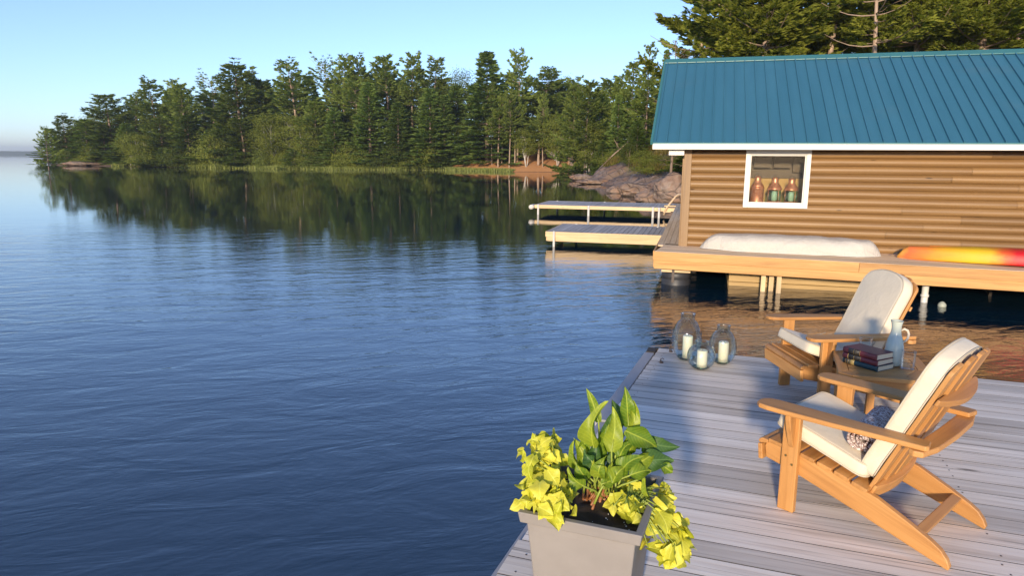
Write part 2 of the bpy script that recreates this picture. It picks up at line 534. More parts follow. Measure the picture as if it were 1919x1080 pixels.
# the lake is sheltered and calmer towards the wooded shore, rippled in the open
shelter = N.n('MapRange', interpolation_type='SMOOTHSTEP')
N.l(N.math('ADD', sep.outputs[1], N.math('MULTIPLY', sep.outputs[0], .30)), shelter.inputs[0])
shelter.inputs[1].default_value = 9; shelter.inputs[2].default_value = 25
shelter.inputs[3].default_value = 1.0; shelter.inputs[4].default_value = .055
h = N.math('ADD', N.math('MULTIPLY', swell, .028), N.math('ADD', N.math('MULTIPLY', rip, .030), N.math('MULTIPLY', fine, .0070)))
h = N.math('MULTIPLY', h, N.math('MULTIPLY', gust, shelter.outputs[0]))
nb = N.bump(h, 1.0, 1.0)
pw = N.bsdf(out, (.0022, .0165, .032), .02, nb, IOR=1.95)
M['water'] = m
mb = MB()
mb.sheet([[(-4000, -400, 0), (4000, -400, 0)], [(-4000, 6000, 0), (4000, 6000, 0)]], smooth=False)
tag(mb.build('lake_water', M['water']), kind='structure')

# ------------------------------------------------------------------ land
SHORE = [(-108, 166), (-105.5, 160), (-101, 155), (-92, 150.5), (-78, 144.5), (-52, 132.5), (-30, 125.5), (-16, 126.5), (0, 116.5),
         (9.5, 116.5), (15, 110), (12.5, 95), (8.2, 82), (6.3, 76), (7.6, 68), (8.7, 60), (7.6, 52), (7.9, 48),
         (9.0, 42), (10.2, 37.5), (13, 33), (17, 30), (26, 27), (45, 22), (90, 15)]
POLY = np.array(SHORE + [(170, 60), (170, 330), (-60, 330), (-112, 190)], float)


def signed_dist(x, y):
    x = np.asarray(x, float); y = np.asarray(y, float)
    d2 = np.full(x.shape, 1e12); inside = np.zeros(x.shape, bool)
    n = len(POLY)
    for i in range(n):
        x0, y0 = POLY[i]; x1, y1 = POLY[(i + 1) % n]
        ex, ey = x1 - x0, y1 - y0
        t = np.clip(((x - x0) * ex + (y - y0) * ey) / (ex * ex + ey * ey), 0, 1)
        d2 = np.minimum(d2, (x - x0 - t * ex) ** 2 + (y - y0 - t * ey) ** 2)
        c = ((y0 > y) != (y1 > y)) & (x < ex * (y - y0) / (ey + 1e-12) + x0)
        inside ^= c
    return np.where(inside, 1, -1) * np.sqrt(d2)


def sstep(a, b, v):
    t = np.clip((v - a) / (b - a), 0, 1)
    return t * t * (3 - 2 * t)


def base_height(x, y):
    d = signed_dist(x, y)
    wr_ = (1 - sstep(84, 108, y)) * sstep(0, 6, x)          # the rocky slope by the boathouse
    far = .25 * (1 - np.exp(-np.maximum(d, 0) / 1.0)) + 6.5 * (1 - np.exp(-np.maximum(d - 2, 0) / 38))
    far = far + .9 * (1 - np.exp(-np.maximum(d, 0) / 5.0)) * sstep(-20, -10, x)
    rock = 8.0 * (1 - np.exp(-np.maximum(d, 0) / 15.0))
    h = far * (1 - wr_) + rock * wr_
    h = np.where(d < 0, .35 * d, h)
    return h, d, wr_


def ground_h(x, y):
    return float(base_height(np.array([x]), np.array([y]))[0][0])


m, nt, out = new_mat('shore_ground'); N = NT(nt)
pos = N.n('NewGeometry').outputs['Position']
rk = N.attr('rock', 'Fac'); be = N.attr('beach', 'Fac')
n1 = N.noise(pos, .55, 6, .62); n2 = N.noise(pos, 2.6, 6, .65); n3 = N.noise(pos, .18, 3)
gran = N.ramp(n2, [(.30, (.06, .047, .040)), (.45, (.17, .13, .108)), (.6, (.26, .20, .165)), (.75, (.37, .31, .27))])
gran = N.mix(N.ramp(n1, [(.40, 0.0), (.62, 1.0)]), gran, (.26, .155, .10))
gran = N.mix(N.ramp(N.noise(pos, 4.5, 5, .7), [(.60, 0.0), (.68, .6)]), gran, (.30, .30, .24))
cr = N.n('TexVoronoi', feature='DISTANCE_TO_EDGE'); N.l(N.mapping(N.mix(.35, pos, N.noise(pos, .8, 3, out='Color'), 'ADD'), (.75, .5, 1.3)), cr.inputs['Vector']); N.setin(cr, Scale=1.0)
gran = N.mix(N.math('MULTIPLY', N.ramp(cr.outputs[0], [(.0, 1.0), (.030, 0.0)]), N.ramp(n1, [(.36, 0.0), (.52, .9)])), gran, (.06, .05, .045))
soil = N.mix(n2, (.05, .045, .018), (.10, .095, .03))
needle = N.mix(n2, (.42, .18, .065), (.62, .32, .13))
grass = N.mix(n2, (.10, .095, .03), (.22, .18, .06))
veg = N.mix(N.ramp(n1, [(.47, 0.0), (.56, 1.0)]), gran, grass)
rocky = N.mix(N.attr('slopeveg', 'Fac'), gran, veg)
c = N.mix(be, soil, needle)
c = N.mix(rk, c, rocky)
wet = N.n('SeparateXYZ'); N.l(pos, wet.inputs[0])
c = N.mix(N.ramp(wet.outputs[2], [(.02, .65), (.10, 0.0)]), c, (.03, .028, .022))
hb = N.math('ADD', N.math('MULTIPLY', n2, .6), N.math('MULTIPLY', N.ramp(cr.outputs[0], [(0.0, 0.0), (.04, 1.0)]), .30))
N.bsdf(out, c, .85, N.bump(hb, .8, .14))
M['ground'] = m


def land(name, x0, x1, y0, y1, st, rough):
    xs = np.arange(x0, x1 + st / 2, st); ys = np.arange(y0, y1 + st / 2, st)
    X, Y = np.meshgrid(xs, ys)
    h, d, wr_ = base_height(X, Y)
    sh = np.zeros_like(h)
    for j in range(X.shape[0]):
        for i in range(X.shape[1]):
            if d[j, i] < -3: continue
            p = Vector((X[j, i], Y[j, i], 0))
            a = noise.fractal(p * .22, 1.0, 2.0, 4)
            if wr_[j, i] > .02:
                c_ = noise.cell(Vector((p.x * .33 + .8 * noise.noise(p * .3), p.y * .2 + .6 * noise.noise(p * .25 + Vector((9, 3, 0))), 0)))
                k = min(1, max(0, d[j, i]) / 1.5)
                sh[j, i] = wr_[j, i] * k * (a * .5 + (c_ - .4) * .55 + .25 * noise.fractal(p * .9, 1.0, 2.0, 3))
            sh[j, i] += (1 - wr_[j, i]) * a * .25 * min(1, max(0, d[j, i]) / 4)
    Z = h + sh
    keep = d > -4
    idx = -np.ones(X.shape, int); vs = []
    for j in range(X.shape[0]):
        for i in range(X.shape[1]):
            if keep[j, i]:
                idx[j, i] = len(vs); vs.append((X[j, i], Y[j, i], Z[j, i]))
    fs = []
    for j in range(X.shape[0] - 1):
        for i in range(X.shape[1] - 1):
            q = (idx[j, i], idx[j, i + 1], idx[j + 1, i + 1], idx[j + 1, i])
            if min(q) >= 0: fs.append(q)
    me = bpy.data.meshes.new(name); me.from_pydata(vs, [], fs)
    me.polygons.foreach_set('use_smooth', [True] * len(fs))
    kk = keep
    tipw = np.clip(sstep(-78, -84, X) * (1 - sstep(8, 16, d)) , 0, 1)
    rockv = np.maximum(wr_, tipw)[kk]
    beach = (sstep(-22, -10, X) * (1 - sstep(14, 26, d)))[kk]
    sveg = (sstep(3.0, 6.5, d + 1.6 * np.sin(X * .9 + Y * .35)))[kk]
    for nm, arr in (('rock', rockv), ('beach', beach), ('slopeveg', sveg)):
        a = me.attributes.new(nm, 'FLOAT', 'POINT'); a.data.foreach_set('value', arr.astype(np.float32))
    return tag(link_mesh(name, me, M['ground']), kind='structure')


land('far_shore_ground', -114, 20, 112, 232, 1.5, 0)
land('rocky_shore', 2, 92, 14, 112, .5, 1)
land('wooded_hill', 20, 140, 112, 232, 3, 0)

# ------------------------------------------------------------------ foliage builders
def blades_mesh(name, C, D, L, W, tint, mat, parent=None, loc=None, tri=False, sidehint=None):
    """C,D: (n,3) base point and direction; one diamond (or triangle) leaf blade each"""
    n = len(C)
    D = D / (np.linalg.norm(D, axis=1, keepdims=True) + 1e-9)
    ref = RNG.normal(size=(n, 3)) if sidehint is None else sidehint + .42 * RNG.normal(size=(n, 3))
    S = np.cross(D, ref); S /= (np.linalg.norm(S, axis=1, keepdims=True) + 1e-9)
    L = np.broadcast_to(L, (n,))[:, None]; W = np.broadcast_to(W, (n,))[:, None]
    if tri:
        V = np.stack([C - S * W / 2, C + S * W / 2, C + D * L], 1); k = 3
    else:
        V = np.stack([C, C + D * L * .5 + S * W / 2, C + D * L, C + D * L * .5 - S * W / 2], 1); k = 4
    V = V.reshape(-1, 3)
    me = bpy.data.meshes.new(name)
    me.vertices.add(n * k); me.vertices.foreach_set('co', V.astype(np.float32).ravel())
    me.loops.add(n * k); me.loops.foreach_set('vertex_index', np.arange(n * k, dtype=np.int32))
    me.polygons.add(n)
    me.polygons.foreach_set('loop_start', np.arange(0, n * k, k, dtype=np.int32))
    me.polygons.foreach_set('loop_total', np.full(n, k, dtype=np.int32))
    a = me.attributes.new('tint', 'FLOAT', 'POINT')
    a.data.foreach_set('value', np.repeat(np.clip(tint, 0, 1), k).astype(np.float32))
    me.update(calc_edges=True)
    return link_mesh(name, me, mat, parent, loc)


def conifer(h, base, rmax, prof, gap, nb, tl, tw, per, seed, leaf, bark='bark', tr=.2, up0=-6, up1=48, flat_=.20,
            skew=(0, 0), gaps=.0, limbs=4, spacing=.27, dead=0, bend=0, hn=1.15):
    """returns (trunk object, crown object), both unparented and hidden from the scene until copied"""
    R = np.random.default_rng(seed)
    tm = MB()
    ang = R.uniform(0, 6.28)
    def axis(z):
        t = z / h
        return Vector((skew[0] * t * t + bend * math.sin(t * 4 + ang) , skew[1] * t * t + bend * math.cos(t * 3 + ang), z))
    zs = np.linspace(-.6, h * .985, 12)
    tm.tube([axis(z) for z in zs], [max(.02, tr * (1 - max(0, z) / h) ** 1.0) for z in zs], 8)
    C, D, TT, HN = [], [], [], []
    z = h * base
    while z < h * .975:
        t = (z - h * base) / (h * (1 - base))
        r0 = rmax * prof(t)
        nn = max(3, int(nb * (1 - .35 * t)))
        a0 = R.uniform(0, 6.28)
        if R.random() > gaps:
            for k in range(nn):
                a = a0 + 6.283 * k / nn + R.normal() * .35
                L = r0 * R.uniform(.55, 1.12)
                if R.random() < .12: L *= 1.3
                if L < .25: L = .25
                e = rad(up0 + (up1 - up0) * t + R.normal() * 7)
                p0 = axis(z + R.normal() * gap * .22)
                dirh = Vector((math.cos(a), math.sin(a), 0))
                pts = []
                for q in range(5):
                    s = q / 4
                    pts.append(p0 + dirh * (L * s) + Vector((0, 0, L * (math.tan(e) * s + .16 * s * s * (1 if up0 > -15 else .5) - .10 * math.sin(s * 3.1) * .6))))
                isdead = R.random() < dead
                if q and (k < limbs or isdead):
                    tm.tube(pts, [max(.010, tr * .30 * (L / max(rmax, .1)) * (1 - s_ * .85)) for s_ in (0, .25, .5, .75, 1)], 4, cap=False)
                if isdead: continue
                cnt = max(3, int(L / spacing))
                side = Vector((-dirh.y, dirh.x, 0))
                tb = np.clip(R.normal(.5, .2), 0, 1)
                for c in range(cnt):
                    s = .22 + .80 * (c + R.random()) / cnt
                    i = min(3, int(s * 4)); f = s * 4 - i
                    pc = pts[i].lerp(pts[i + 1], f)
                    wd = L * .34 * (1.08 - s) + .16
                    for sd_ in ((-1, 1) if s < .93 else (0,)):
                        off = sd_ * wd * R.uniform(.15, 1)
                        pq = pc + side * off + dirh * abs(off) * .35 + Vector((0, 0, R.normal() * .05 + .04 * abs(off)))
                        out_ = dirh * .8 + side * (sd_ * .55) + Vector((0, 0, .28 + .35 * t))
                        for b in range(per):
                            dv = dirh * .75 + side * (sd_ * .5 + R.normal() * .45) + Vector((0, 0, .16 + .5 * t * t + R.normal() * flat_))
                            HN.append(dirh * hn + Vector((0, 0, 1.0)))
                            C.append(pq + Vector(R.normal(size=3) * tl * .16)); D.append(dv); TT.append(tb + R.normal() * .16)
        z += gap * R.uniform(.75, 1.3) * (1 - .3 * t)
    # leader tuft
    for b in range(per * 9):
        C.append(axis(h * R.uniform(.90, .978)) + Vector((R.normal() * .06, R.normal() * .06, 0))); D.append(Vector((R.normal() * .5, R.normal() * .5, 1))); TT.append(.5); HN.append(Vector((R.normal(), R.normal(), .2)))
    C = np.array([tuple(c) for c in C]); D = np.array([tuple(c) for c in D]); n = len(C)
    cr = blades_mesh('crown', C, D, tl * RNG.uniform(.7, 1.25, n), tw * RNG.uniform(.8, 1.2, n), np.array(TT), M[leaf], sidehint=np.array([tuple(c) for c in HN]))
    trk = tm.build('trunk', M[bark])
    return trk, cr


def broadleaf(h, base, rx, rz, nclump, per, tl, seed, leaf, bark='birch', tr=.12, stems=1, droop=0.0, csize=.22):
    R = np.random.default_rng(seed)
    tm = MB(); C, D, TT, HN = [], [], [], []
    cz = h - rz
    roots = [Vector((R.normal() * .25 * (stems > 1), R.normal() * .25 * (stems > 1), 0)) for _ in range(stems)]
    for r0 in roots:
        lean = Vector((R.normal() * .12, R.normal() * .12, 1)) * (h * .82)
        tm.tube([r0 + Vector((0, 0, -.4)), r0 + lean * .3, r0 + lean * .65 + Vector((R.normal() * .2, R.normal() * .2, 0)), r0 + lean], [tr, tr * .8, tr * .5, tr * .15], 7)
    for k in range(nclump):
        u = R.normal(size=3); u /= np.linalg.norm(u)
        rr = R.uniform(.45, 1.02) ** .6
        taper = 1.0
        pc = Vector((u[0] * rx * rr, u[1] * rx * rr, cz + u[2] * rz * rr))
        if pc.z < h * base: pc.z = h * base + R.random() * .6
        if k % 3 == 0:
            b0 = Vector((0, 0, max(h * base * .7, pc.z - rx * .9)))
            tm.tube([b0, b0.lerp(pc, .5) + Vector((0, 0, .1 * rx)), pc], [tr * .4, tr * .22, tr * .06], 4, cap=False)
        s = csize * rx * R.uniform(.7, 1.35)
        tb = np.clip(R.normal(.5, .2), 0, 1)
        for b in range(per):
            v = R.normal(size=3) * s * np.array([1, 1, .6])
            C.append((pc.x + v[0], pc.y + v[1], pc.z + v[2]))
            D.append((v[0] * .4 / s + R.normal() * .8, v[1] * .4 / s + R.normal() * .8, -.1 - droop + R.normal() * .7)); TT.append(tb + R.normal() * .15); HN.append((u[0] + v[0] * .6 / s, u[1] + v[1] * .6 / s, u[2] * .6 + .45 + v[2] * .5 / s))
    C = np.array(C); D = np.array(D); n = len(C)
    cr = blades_mesh('crown', C, D, tl * RNG.uniform(.7, 1.3, n), tl * .62 * RNG.uniform(.8, 1.2, n), np.array(TT), M[leaf], sidehint=np.array(HN))
    return tm.build('trunk', M[bark]), cr


PROTO = {}
def proto(key, tc_, H, Wd):
    trk, cr = tc_
    PROTO[key] = (trk.data, cr.data, H, Wd)
    bpy.data.objects.remove(trk); bpy.data.objects.remove(cr)


p_pine = lambda t: (1 - t) ** .80 * (.80 + .20 * math.sin(t * 31 + 1.3)) * 1.1 + .12
p_pine2 = lambda t: min(1, .5 + 1.9 * t) * (1 - t) ** .62 * (.78 + .22 * math.sin(t * 27)) * 1.15 + .12
p_top = lambda t: (.35 + .65 * t ** .7) * (1 - t) ** .30 * 1.15 + .05
p_fir = lambda t: (1 - t) ** .9 + .03
proto('pine_a', conifer(20, .06, 4.0, p_pine, 0.92, 8, .47, .20, 8, 11, 'pine_leaf', tr=.26, bend=.12), 20, 8.0)
proto('pine_b', conifer(20, .10, 3.7, p_pine2, 0.98, 8, .47, .20, 8, 12, 'pine_leaf', tr=.25, skew=(.7, .2), gaps=.10, bend=.15), 20, 8)
proto('pine_c', conifer(20, .14, 4.3, p_pine, 1.05, 8, .48, .20, 8, 13, 'pine_leaf', tr=.27, skew=(-.6, .3), gaps=.08, bend=.1), 20, 8.6)
proto('pine_d', conifer(20, .16, 3.6, p_pine2, 1.02, 7, .47, .20, 8, 14, 'pine_leaf', 'palebark', tr=.24, skew=(.3, -.5), gaps=.14, dead=.08, bend=.2), 20, 8)
proto('sparse', conifer(20, .42, 3.4, p_top, .95, 6, .42, .15, 6, 15, 'pine_leaf', 'palebark', tr=.22, gaps=.12, dead=.18, spacing=.30, bend=.2, up1=55), 20, 7)
proto('sparse_b', conifer(20, .25, 3.2, p_pine2, 1.0, 6, .42, .15, 6, 25, 'pine_leaf', 'bark', tr=.2, gaps=.15, dead=.2, spacing=.30, skew=(-1.2, .2), bend=.25), 20, 7)
proto('fir_a', conifer(20, .04, 3.1, p_fir, .70, 9, .42, .18, 8, 16, 'fir_leaf', tr=.2, up0=-18, up1=25), 20, 6.4)
proto('fir_b', conifer(20, .06, 2.7, p_fir, .74, 8, .42, .18, 8, 17, 'fir_leaf', tr=.2, up0=-14, up1=30, gaps=.05), 20, 5.6)
proto('bare_pine', conifer(20, .42, 3.6, p_pine2, 0.95, 7, .47, .20, 8, 18, 'pine_leaf', 'palebark', tr=.22, gaps=.05, dead=.06, bend=.18), 20, 7.6)
proto('birch', broadleaf(10, .18, 2.6, 4.0, 95, 110, .20, 21, 'lime_leaf', 'birch', .10, 2, .15), 10, 5.6)
proto('birch_b', broadleaf(10, .28, 2.2, 3.5, 80, 110, .20, 22, 'lime_leaf', 'birch', .09, 3, .2), 10, 4.8)
proto('oak', broadleaf(14, .12, 4.0, 5.6, 130, 110, .24, 23, 'dark_leaf', 'bark', .2, 1, 0), 14, 8.4)
proto('shrub', broadleaf(2.6, .02, 1.5, 1.3, 50, 90, .15, 24, 'lime_leaf', 'bark', .04, 4, 0, .3), 2.6, 3.2)
proto('shrub_b', broadleaf(3.2, .02, 1.4, 1.6, 50, 90, .16, 26, 'dark_leaf', 'bark', .04, 4, 0, .3), 3.2, 3.0)
proto('cedar', conifer(8, .02, 1.35, lambda t: (1 - t) ** .75 + .05, .32, 7, .30, .12, 4, 27, 'fir_leaf', tr=.1, up0=10, up1=50), 8, 2.8)


def put_tree(key, name, x, y, H, Wd, label, cat='tree', group=None, rz=None, dz=0.0, tilt=0.0):
    tk, ck, h0, w0 = PROTO[key]
    z = ground_h(x, y) - .15 + dz
    t = thing(name, label, cat, (x, y, z), random.uniform(0, 6.28) if rz is None else rz, group)
    t.rotation_euler[0] = tilt
    t.scale = (Wd / w0, Wd / w0, H / h0)
    o = bpy.data.objects.new('trunk', tk); COL.objects.link(o); o.parent = t
    o = bpy.data.objects.new('crown', ck); COL.objects.link(o); o.parent = t
    return t


def shore_y(px):
    """depth of the far waterline seen in column px"""
    d = ray(px, 300)
    best = None
    for i in range(len(SHORE) - 1):
        (x0, y0), (x1, y1) = SHORE[i], SHORE[i + 1]
        if y0 < 90 and y1 < 90: continue
        k = d[0] / d[1]
        den = (x1 - x0) - k * (y1 - y0)
        if abs(den) < 1e-9: continue
        s = (k * y0 - x0) / den
        if 0 <= s <= 1:
            yy = y0 + s * (y1 - y0)
            if best is None or yy < best: best = yy
    return best or 118.0


def far_tree(px, ptop, off, key, wpx, name, label, cat='tree', group=None):
    Y = shore_y(px) + off
    p = aty(px, ptop, Y)
    zg = ground_h(p.x, Y)
    return put_tree(key, name, p.x, Y, max(1.5, p.z - zg + .15), wpx * (1.12 if key in ('birch', 'birch_b', 'oak', 'shrub', 'shrub_b') else 1.5) / FPX * Y, label, cat, group)


SKY = [  # px, top, depth behind the waterline, kind, width px, name, label
    (84, 237, 3.0, 'sparse_b', 46, 'pine_tree', 'thin ragged dark pine leaning over the water at the very tip of the point'),
    (118, 217, 6.0, 'pine_a', 52, 'pine_tree', 'short full green pine beside the ragged pine at the tip of the point'),
    (150, 232, 9.0, 'sparse', 40, 'pine_tree', 'small open-topped pine between the full green pine and the wide pine above the pale rock'),
    (203, 178, 7.0, 'pine_c', 92, 'pine_tree', 'wide spreading pine rising above the pale flat rock on the point'),
    (248, 177, 11.0, 'pine_d', 56, 'pine_tree', 'slim pine with a bare upper trunk just inland of the wide pine'),
    (284, 152, 8.0, 'pine_b', 70, 'pine_tree', 'round-topped bushy pine in the close group, on its side towards the point'),
    (320, 152, 12.0, 'pine_d', 58, 'pine_tree', 'open-crowned pine amid the close group of tall pines on the point'),
    (342, 158, 6.0, 'pine_c', 66, 'pine_tree', 'full pine with long low boughs on the inland side of the close group'),
    (393, 149, 16.0, 'sparse', 62, 'pine_tree', 'dark scraggly pine with bare curled branches standing alone in a gap of the skyline'),
    (443, 121, 8.0, 'pine_a', 108, 'pine_tree', 'big broad pine with a tapering pointed crown, tallest on the western half of the shore'),
    (494, 152, 14.0, 'pine_b', 66, 'pine_tree', 'mid-height bushy pine tucked behind the big broad pine'),
    (548, 117, 10.0, 'pine_d', 88, 'pine_tree', 'flat-topped pine with a pale visible trunk under its umbrella crown'),
    (607, 121, 16.0, 'sparse', 64, 'pine_tree', 'dark thin-topped pine just east of the flat-topped pine'),
    (641, 109, 13.0, 'pine_b', 62, 'pine_tree', 'tall pine with the western of two rounded twin tops on the skyline'),
    (674, 108, 14.0, 'pine_d', 62, 'pine_tree', 'tall pine with the eastern of two rounded twin tops on the skyline'),
    (664, 150, 7.0, 'bare_pine', 70, 'pine_tree', 'pine showing a long pale bare trunk below the twin-topped pines'),
    (727, 105, 13.0, 'pine_c', 84, 'pine_tree', 'pine with a pointed star-like top between the twin tops and the ragged pair'),
    (771, 105, 12.0, 'pine_b', 64, 'pine_tree', 'narrow blunt-topped pine, western one of the ragged pair beside the dip in the skyline'),
    (813, 109, 13.0, 'pine_d', 76, 'pine_tree', 'leaning bushy pine, eastern one of the ragged pair beside the dip in the skyline'),
    (862, 133, 17.0, 'oak', 66, 'broadleaf_tree', 'dark rounded broadleaf tree filling the dip in the skyline'),
    (913, 97, 6.0, 'fir_a', 96, 'spruce_tree', 'tall full spruce with a sharp dark spire at the west end of the orange beach'),
    (972, 99, 7.0, 'bare_pine', 52, 'pine_tree', 'lofty pine with a long bare trunk and thin feathery top over the orange beach'),
    (1020, 131, 9.0, 'pine_b', 88, 'pine_tree', 'wide green pine standing right behind the orange beach'),
    (1056, 146, 16.0, 'oak', 70, 'broadleaf_tree', 'dark round-topped broadleaf tree behind the wide green pine at the beach'),
    (1100, 152, 14.0, 'pine_c', 74, 'pine_tree', 'dull grey-green pine inland of the leaning dead trunk'),
    (1146, 150, 8.0, 'pine_b', 80, 'pine_tree', 'bushy pine above the foot of the granite slope'),
    (690, 152, 3.0, 'fir_b', 70, 'fir_tree', 'pale green fir in front of the star-topped pine'),
    (805, 164, 2.6, 'fir_a', 74, 'fir_tree', 'bright green cone-shaped fir at the water west of the dark gap'),
    (832, 176, 5.0, 'fir_b', 50, 'fir_tree', 'slender cone-shaped fir edging the dark gap before the tall spruce'),
    (745, 190, 2.4, 'fir_b', 58, 'fir_tree', 'low pointed fir at the water below the ragged pair of pines'),
    (590, 190, 3.5, 'pine_a', 70, 'pine_tree', 'mid-size green pine at the water below the thin-topped dark pine'),
    (625, 200, 3.0, 'fir_a', 58, 'fir_tree', 'dense little fir at the water below the twin-topped pines'),
    (505, 215, 2.0, 'birch', 70, 'birch_tree', 'yellow-green birch with white stems leaning over the reeds'),
    (545, 208, 2.6, 'birch_b', 66, 'birch_tree', 'light green birch next to the yellow-green birch over the reeds'),
    (575, 232, 1.8, 'birch', 52, 'birch_tree', 'short feathery birch at the reeds below the flat-topped pine'),
    (395, 256, 1.6, 'shrub', 54, 'shrub', 'rounded bright green bush at the waterline below the dark scraggly pine'),
    (243, 246, 1.6, 'birch_b', 46, 'birch_tree', 'grey-green slim birch beside the pale flat rock on the point'),
    (268, 252, 2.2, 'birch', 50, 'birch_tree', 'forked light birch with bare branches below the close group of pines'),
    (350, 216, 3.5, 'fir_a', 62, 'fir_tree', 'drooping dark fir at the water below the close group of pines'),
    (300, 222, 3.0, 'pine_a', 60, 'pine_tree', 'low green pine at the water in front of the close group of pines'),
    (455, 222, 2.2, 'pine_c', 74, 'pine_tree', 'low-boughed young pine in front of the big broad pine'),
    (880, 226, 9.0, 'oak', 60, 'broadleaf_tree', 'shadowy broadleaf tree inside the dark gap beside the tall spruce'),
    (935, 205, 3.2, 'bare_pine', 44, 'pine_tree', 'small pine on several pale trunks at the west edge of the orange beach'),
    (1012, 222, 3.8, 'bare_pine', 62, 'pine_tree', 'low pine with a sunlit trunk in the middle of the orange beach'),
    (1042, 214, 3.2, 'birch', 62, 'birch_tree', 'light green birch with two leaning stems on the orange beach'),
    (1076, 234, 3.0, 'birch_b', 44, 'birch_tree', 'small birch at the east end of the orange beach'),
    (985, 238, 3.0, 'birch_b', 40, 'birch_tree', 'thin birch beside the lofty bare-trunked pine on the beach'),
]
for a in SKY:
    far_tree(*a)

# trees on the granite slope and above it, seen left of the roof
def rock_tree(px, ptop, Y, key, wpx, name, label, cat='tree', group=None, zg=None):
    p = aty(px, ptop, Y)
    zg = ground_h(p.x, Y)
    return put_tree(key, name, p.x, Y, max(.8, p.z - zg + .15), wpx / FPX * Y, label, cat, group)


ROCK = [
    (1186, 118, 92, 'pine_a', 76, 'pine_tree', 'green pine on top of the granite slope left of the blue roof'),
    (1214, 86, 84, 'pine_d', 70, 'pine_tree', 'grey spire-topped pine with upturned branches left of the blue roof'),
    (1216, 150, 76, 'pine_b', 84, 'pine_tree', 'yellow-green pine crowding the left edge of the blue roof'),
    (1160, 176, 90, 'fir_b', 62, 'fir_tree', 'mid-size fir on the slope between the bushy pine and the granite crest'),
    (1108, 230, 98, 'birch', 62, 'birch_tree', 'light green birch at the foot of the granite slope by the beach'),
    (1130, 262, 88, 'fir_a', 50, 'fir_tree', 'small bright fir at the foot of the granite slope'),
    (1196, 225, 72, 'fir_b', 66, 'fir_tree', 'low dark fir on the granite slope beside the fallen trunk'),
    (1078, 160, 108, 'pine_a', 92, 'pine_tree', 'full mid-green pine rising behind the east end of the orange beach'),
    (1122, 168, 104, 'pine_c', 96, 'pine_tree', 'broad-boughed pine standing behind the small bright fir at the granite foot'),
    (1168, 146, 98, 'pine_b', 92, 'pine_tree', 'dense pine on the hill just behind the crest of the granite slope'),
    (1200, 176, 88, 'fir_a', 90, 'fir_tree', 'broad fir on the hill right behind the fallen trunk'),
    (1238, 140, 90, 'pine_a', 90, 'pine_tree', 'full pine on the hill hidden partly by the left gable of the boathouse'),
    (1250, 90, 78, 'fir_b', 46, 'fir_tree', 'slim dark fir peeking over the left end of the ridge'),
]
for a in ROCK:
    rock_tree(*a)

# interior rows of the forest
GF = 'dark conifers filling the forest behind the shoreline trees'
LF = 'dark conifer filling the forest behind the shoreline trees on the far shore'
k = 0
for px in list(range(100, 1160, 27)):
    off = 13 + (k * 7.3) % 17
    tline = np.interp(px, [100, 180, 240, 300, 400, 450, 540, 620, 700, 850, 1000, 1160],
                      [246, 215, 192, 172, 172, 150, 148, 138, 130, 140, 146, 165])
    far_tree(px + random.uniform(-8, 8), tline + random.uniform(-6, 22), off, random.choice(['pine_a', 'pine_b', 'fir_a', 'pine_c', 'fir_b', 'oak']),
             random.uniform(52, 78), 'conifer', LF, 'tree', GF)
    k += 1
GF2 = 'low young trees in the second row along the far shore'
for px in list(range(135, 815, 31)):
    far_tree(px + random.uniform(-9, 9), 236 + random.uniform(-24, 22) - (px > 400) * 10, random.uniform(4.5, 9), random.choice(['fir_a', 'fir_b', 'pine_a', 'pine_c', 'fir_a', 'oak']),
             random.uniform(42, 62), 'young_tree', 'low young tree in the second row behind the waterline of the far shore', 'tree', GF2)
GS = 'shrubs along the far waterline'
for px in list(range(128, 822, 15)):
    if 176 < px < 258: continue
    far_tree(px + random.uniform(-5, 5), 290 + random.uniform(-16, 8), random.uniform(.6, 2.2), random.choice(['shrub', 'shrub_b', 'shrub', 'cedar']),
             random.uniform(26, 46), 'shrub', 'low green shrub in the undergrowth edging the far waterline', 'shrub', GS)

# slim trunks standing on the beach
GB = 'slim bare trunks standing on the orange beach'
for px, tilt in ((922, 0), (941, .02), (955, -.01), (966, .01), (1017, 0), (1066, .03), (1085, -.05)):
    Y = shore_y(px) + random.uniform(2.2, 6)
    p = aty(px, 290, Y)
    put_tree('bare_pine', 'pine_tree', p.x, Y, random.uniform(10.5, 14), random.uniform(3.2, 4.6),
             'young pine with a bare pale trunk standing on the orange beach', 'tree', GB)

# ------------------------------------------------------------------ shore grass
xs, ys = [], []
C, D, L, T = [], [], [], []
for i in range(len(SHORE) - 1):
    (x0, y0), (x1, y1) = SHORE[i], SHORE[i + 1]
    if not (-100 < x0 < -15.5) : continue
    ln = math.hypot(x1 - x0, y1 - y0)
    for q in range(int(ln * 260)):
        s = random.random(); o = random.gauss(.1, .45)
        nx, ny = -(y1 - y0) / ln, (x1 - x0) / ln
        x, y = x0 + (x1 - x0) * s + nx * o, y0 + (y1 - y0) * s + ny * o
        if x < -62 and noise.noise(Vector((x * .3, 0, 0))) < .1: continue
        big = .5 + .6 * max(0, noise.noise(Vector((x * .15, y * .15, 2)))) 
        C.append((x, y, 0.0)); D.append((random.gauss(0, .25), random.gauss(0, .25), 1)); L.append(random.uniform(.45, 1.25) * big + .12); T.append(random.random())
g = blades_mesh('shore_grass', np.array(C), np.array(D), np.array(L), .11, np.array(T), M['reed'], tri=True)
tag(g, kind='stuff')

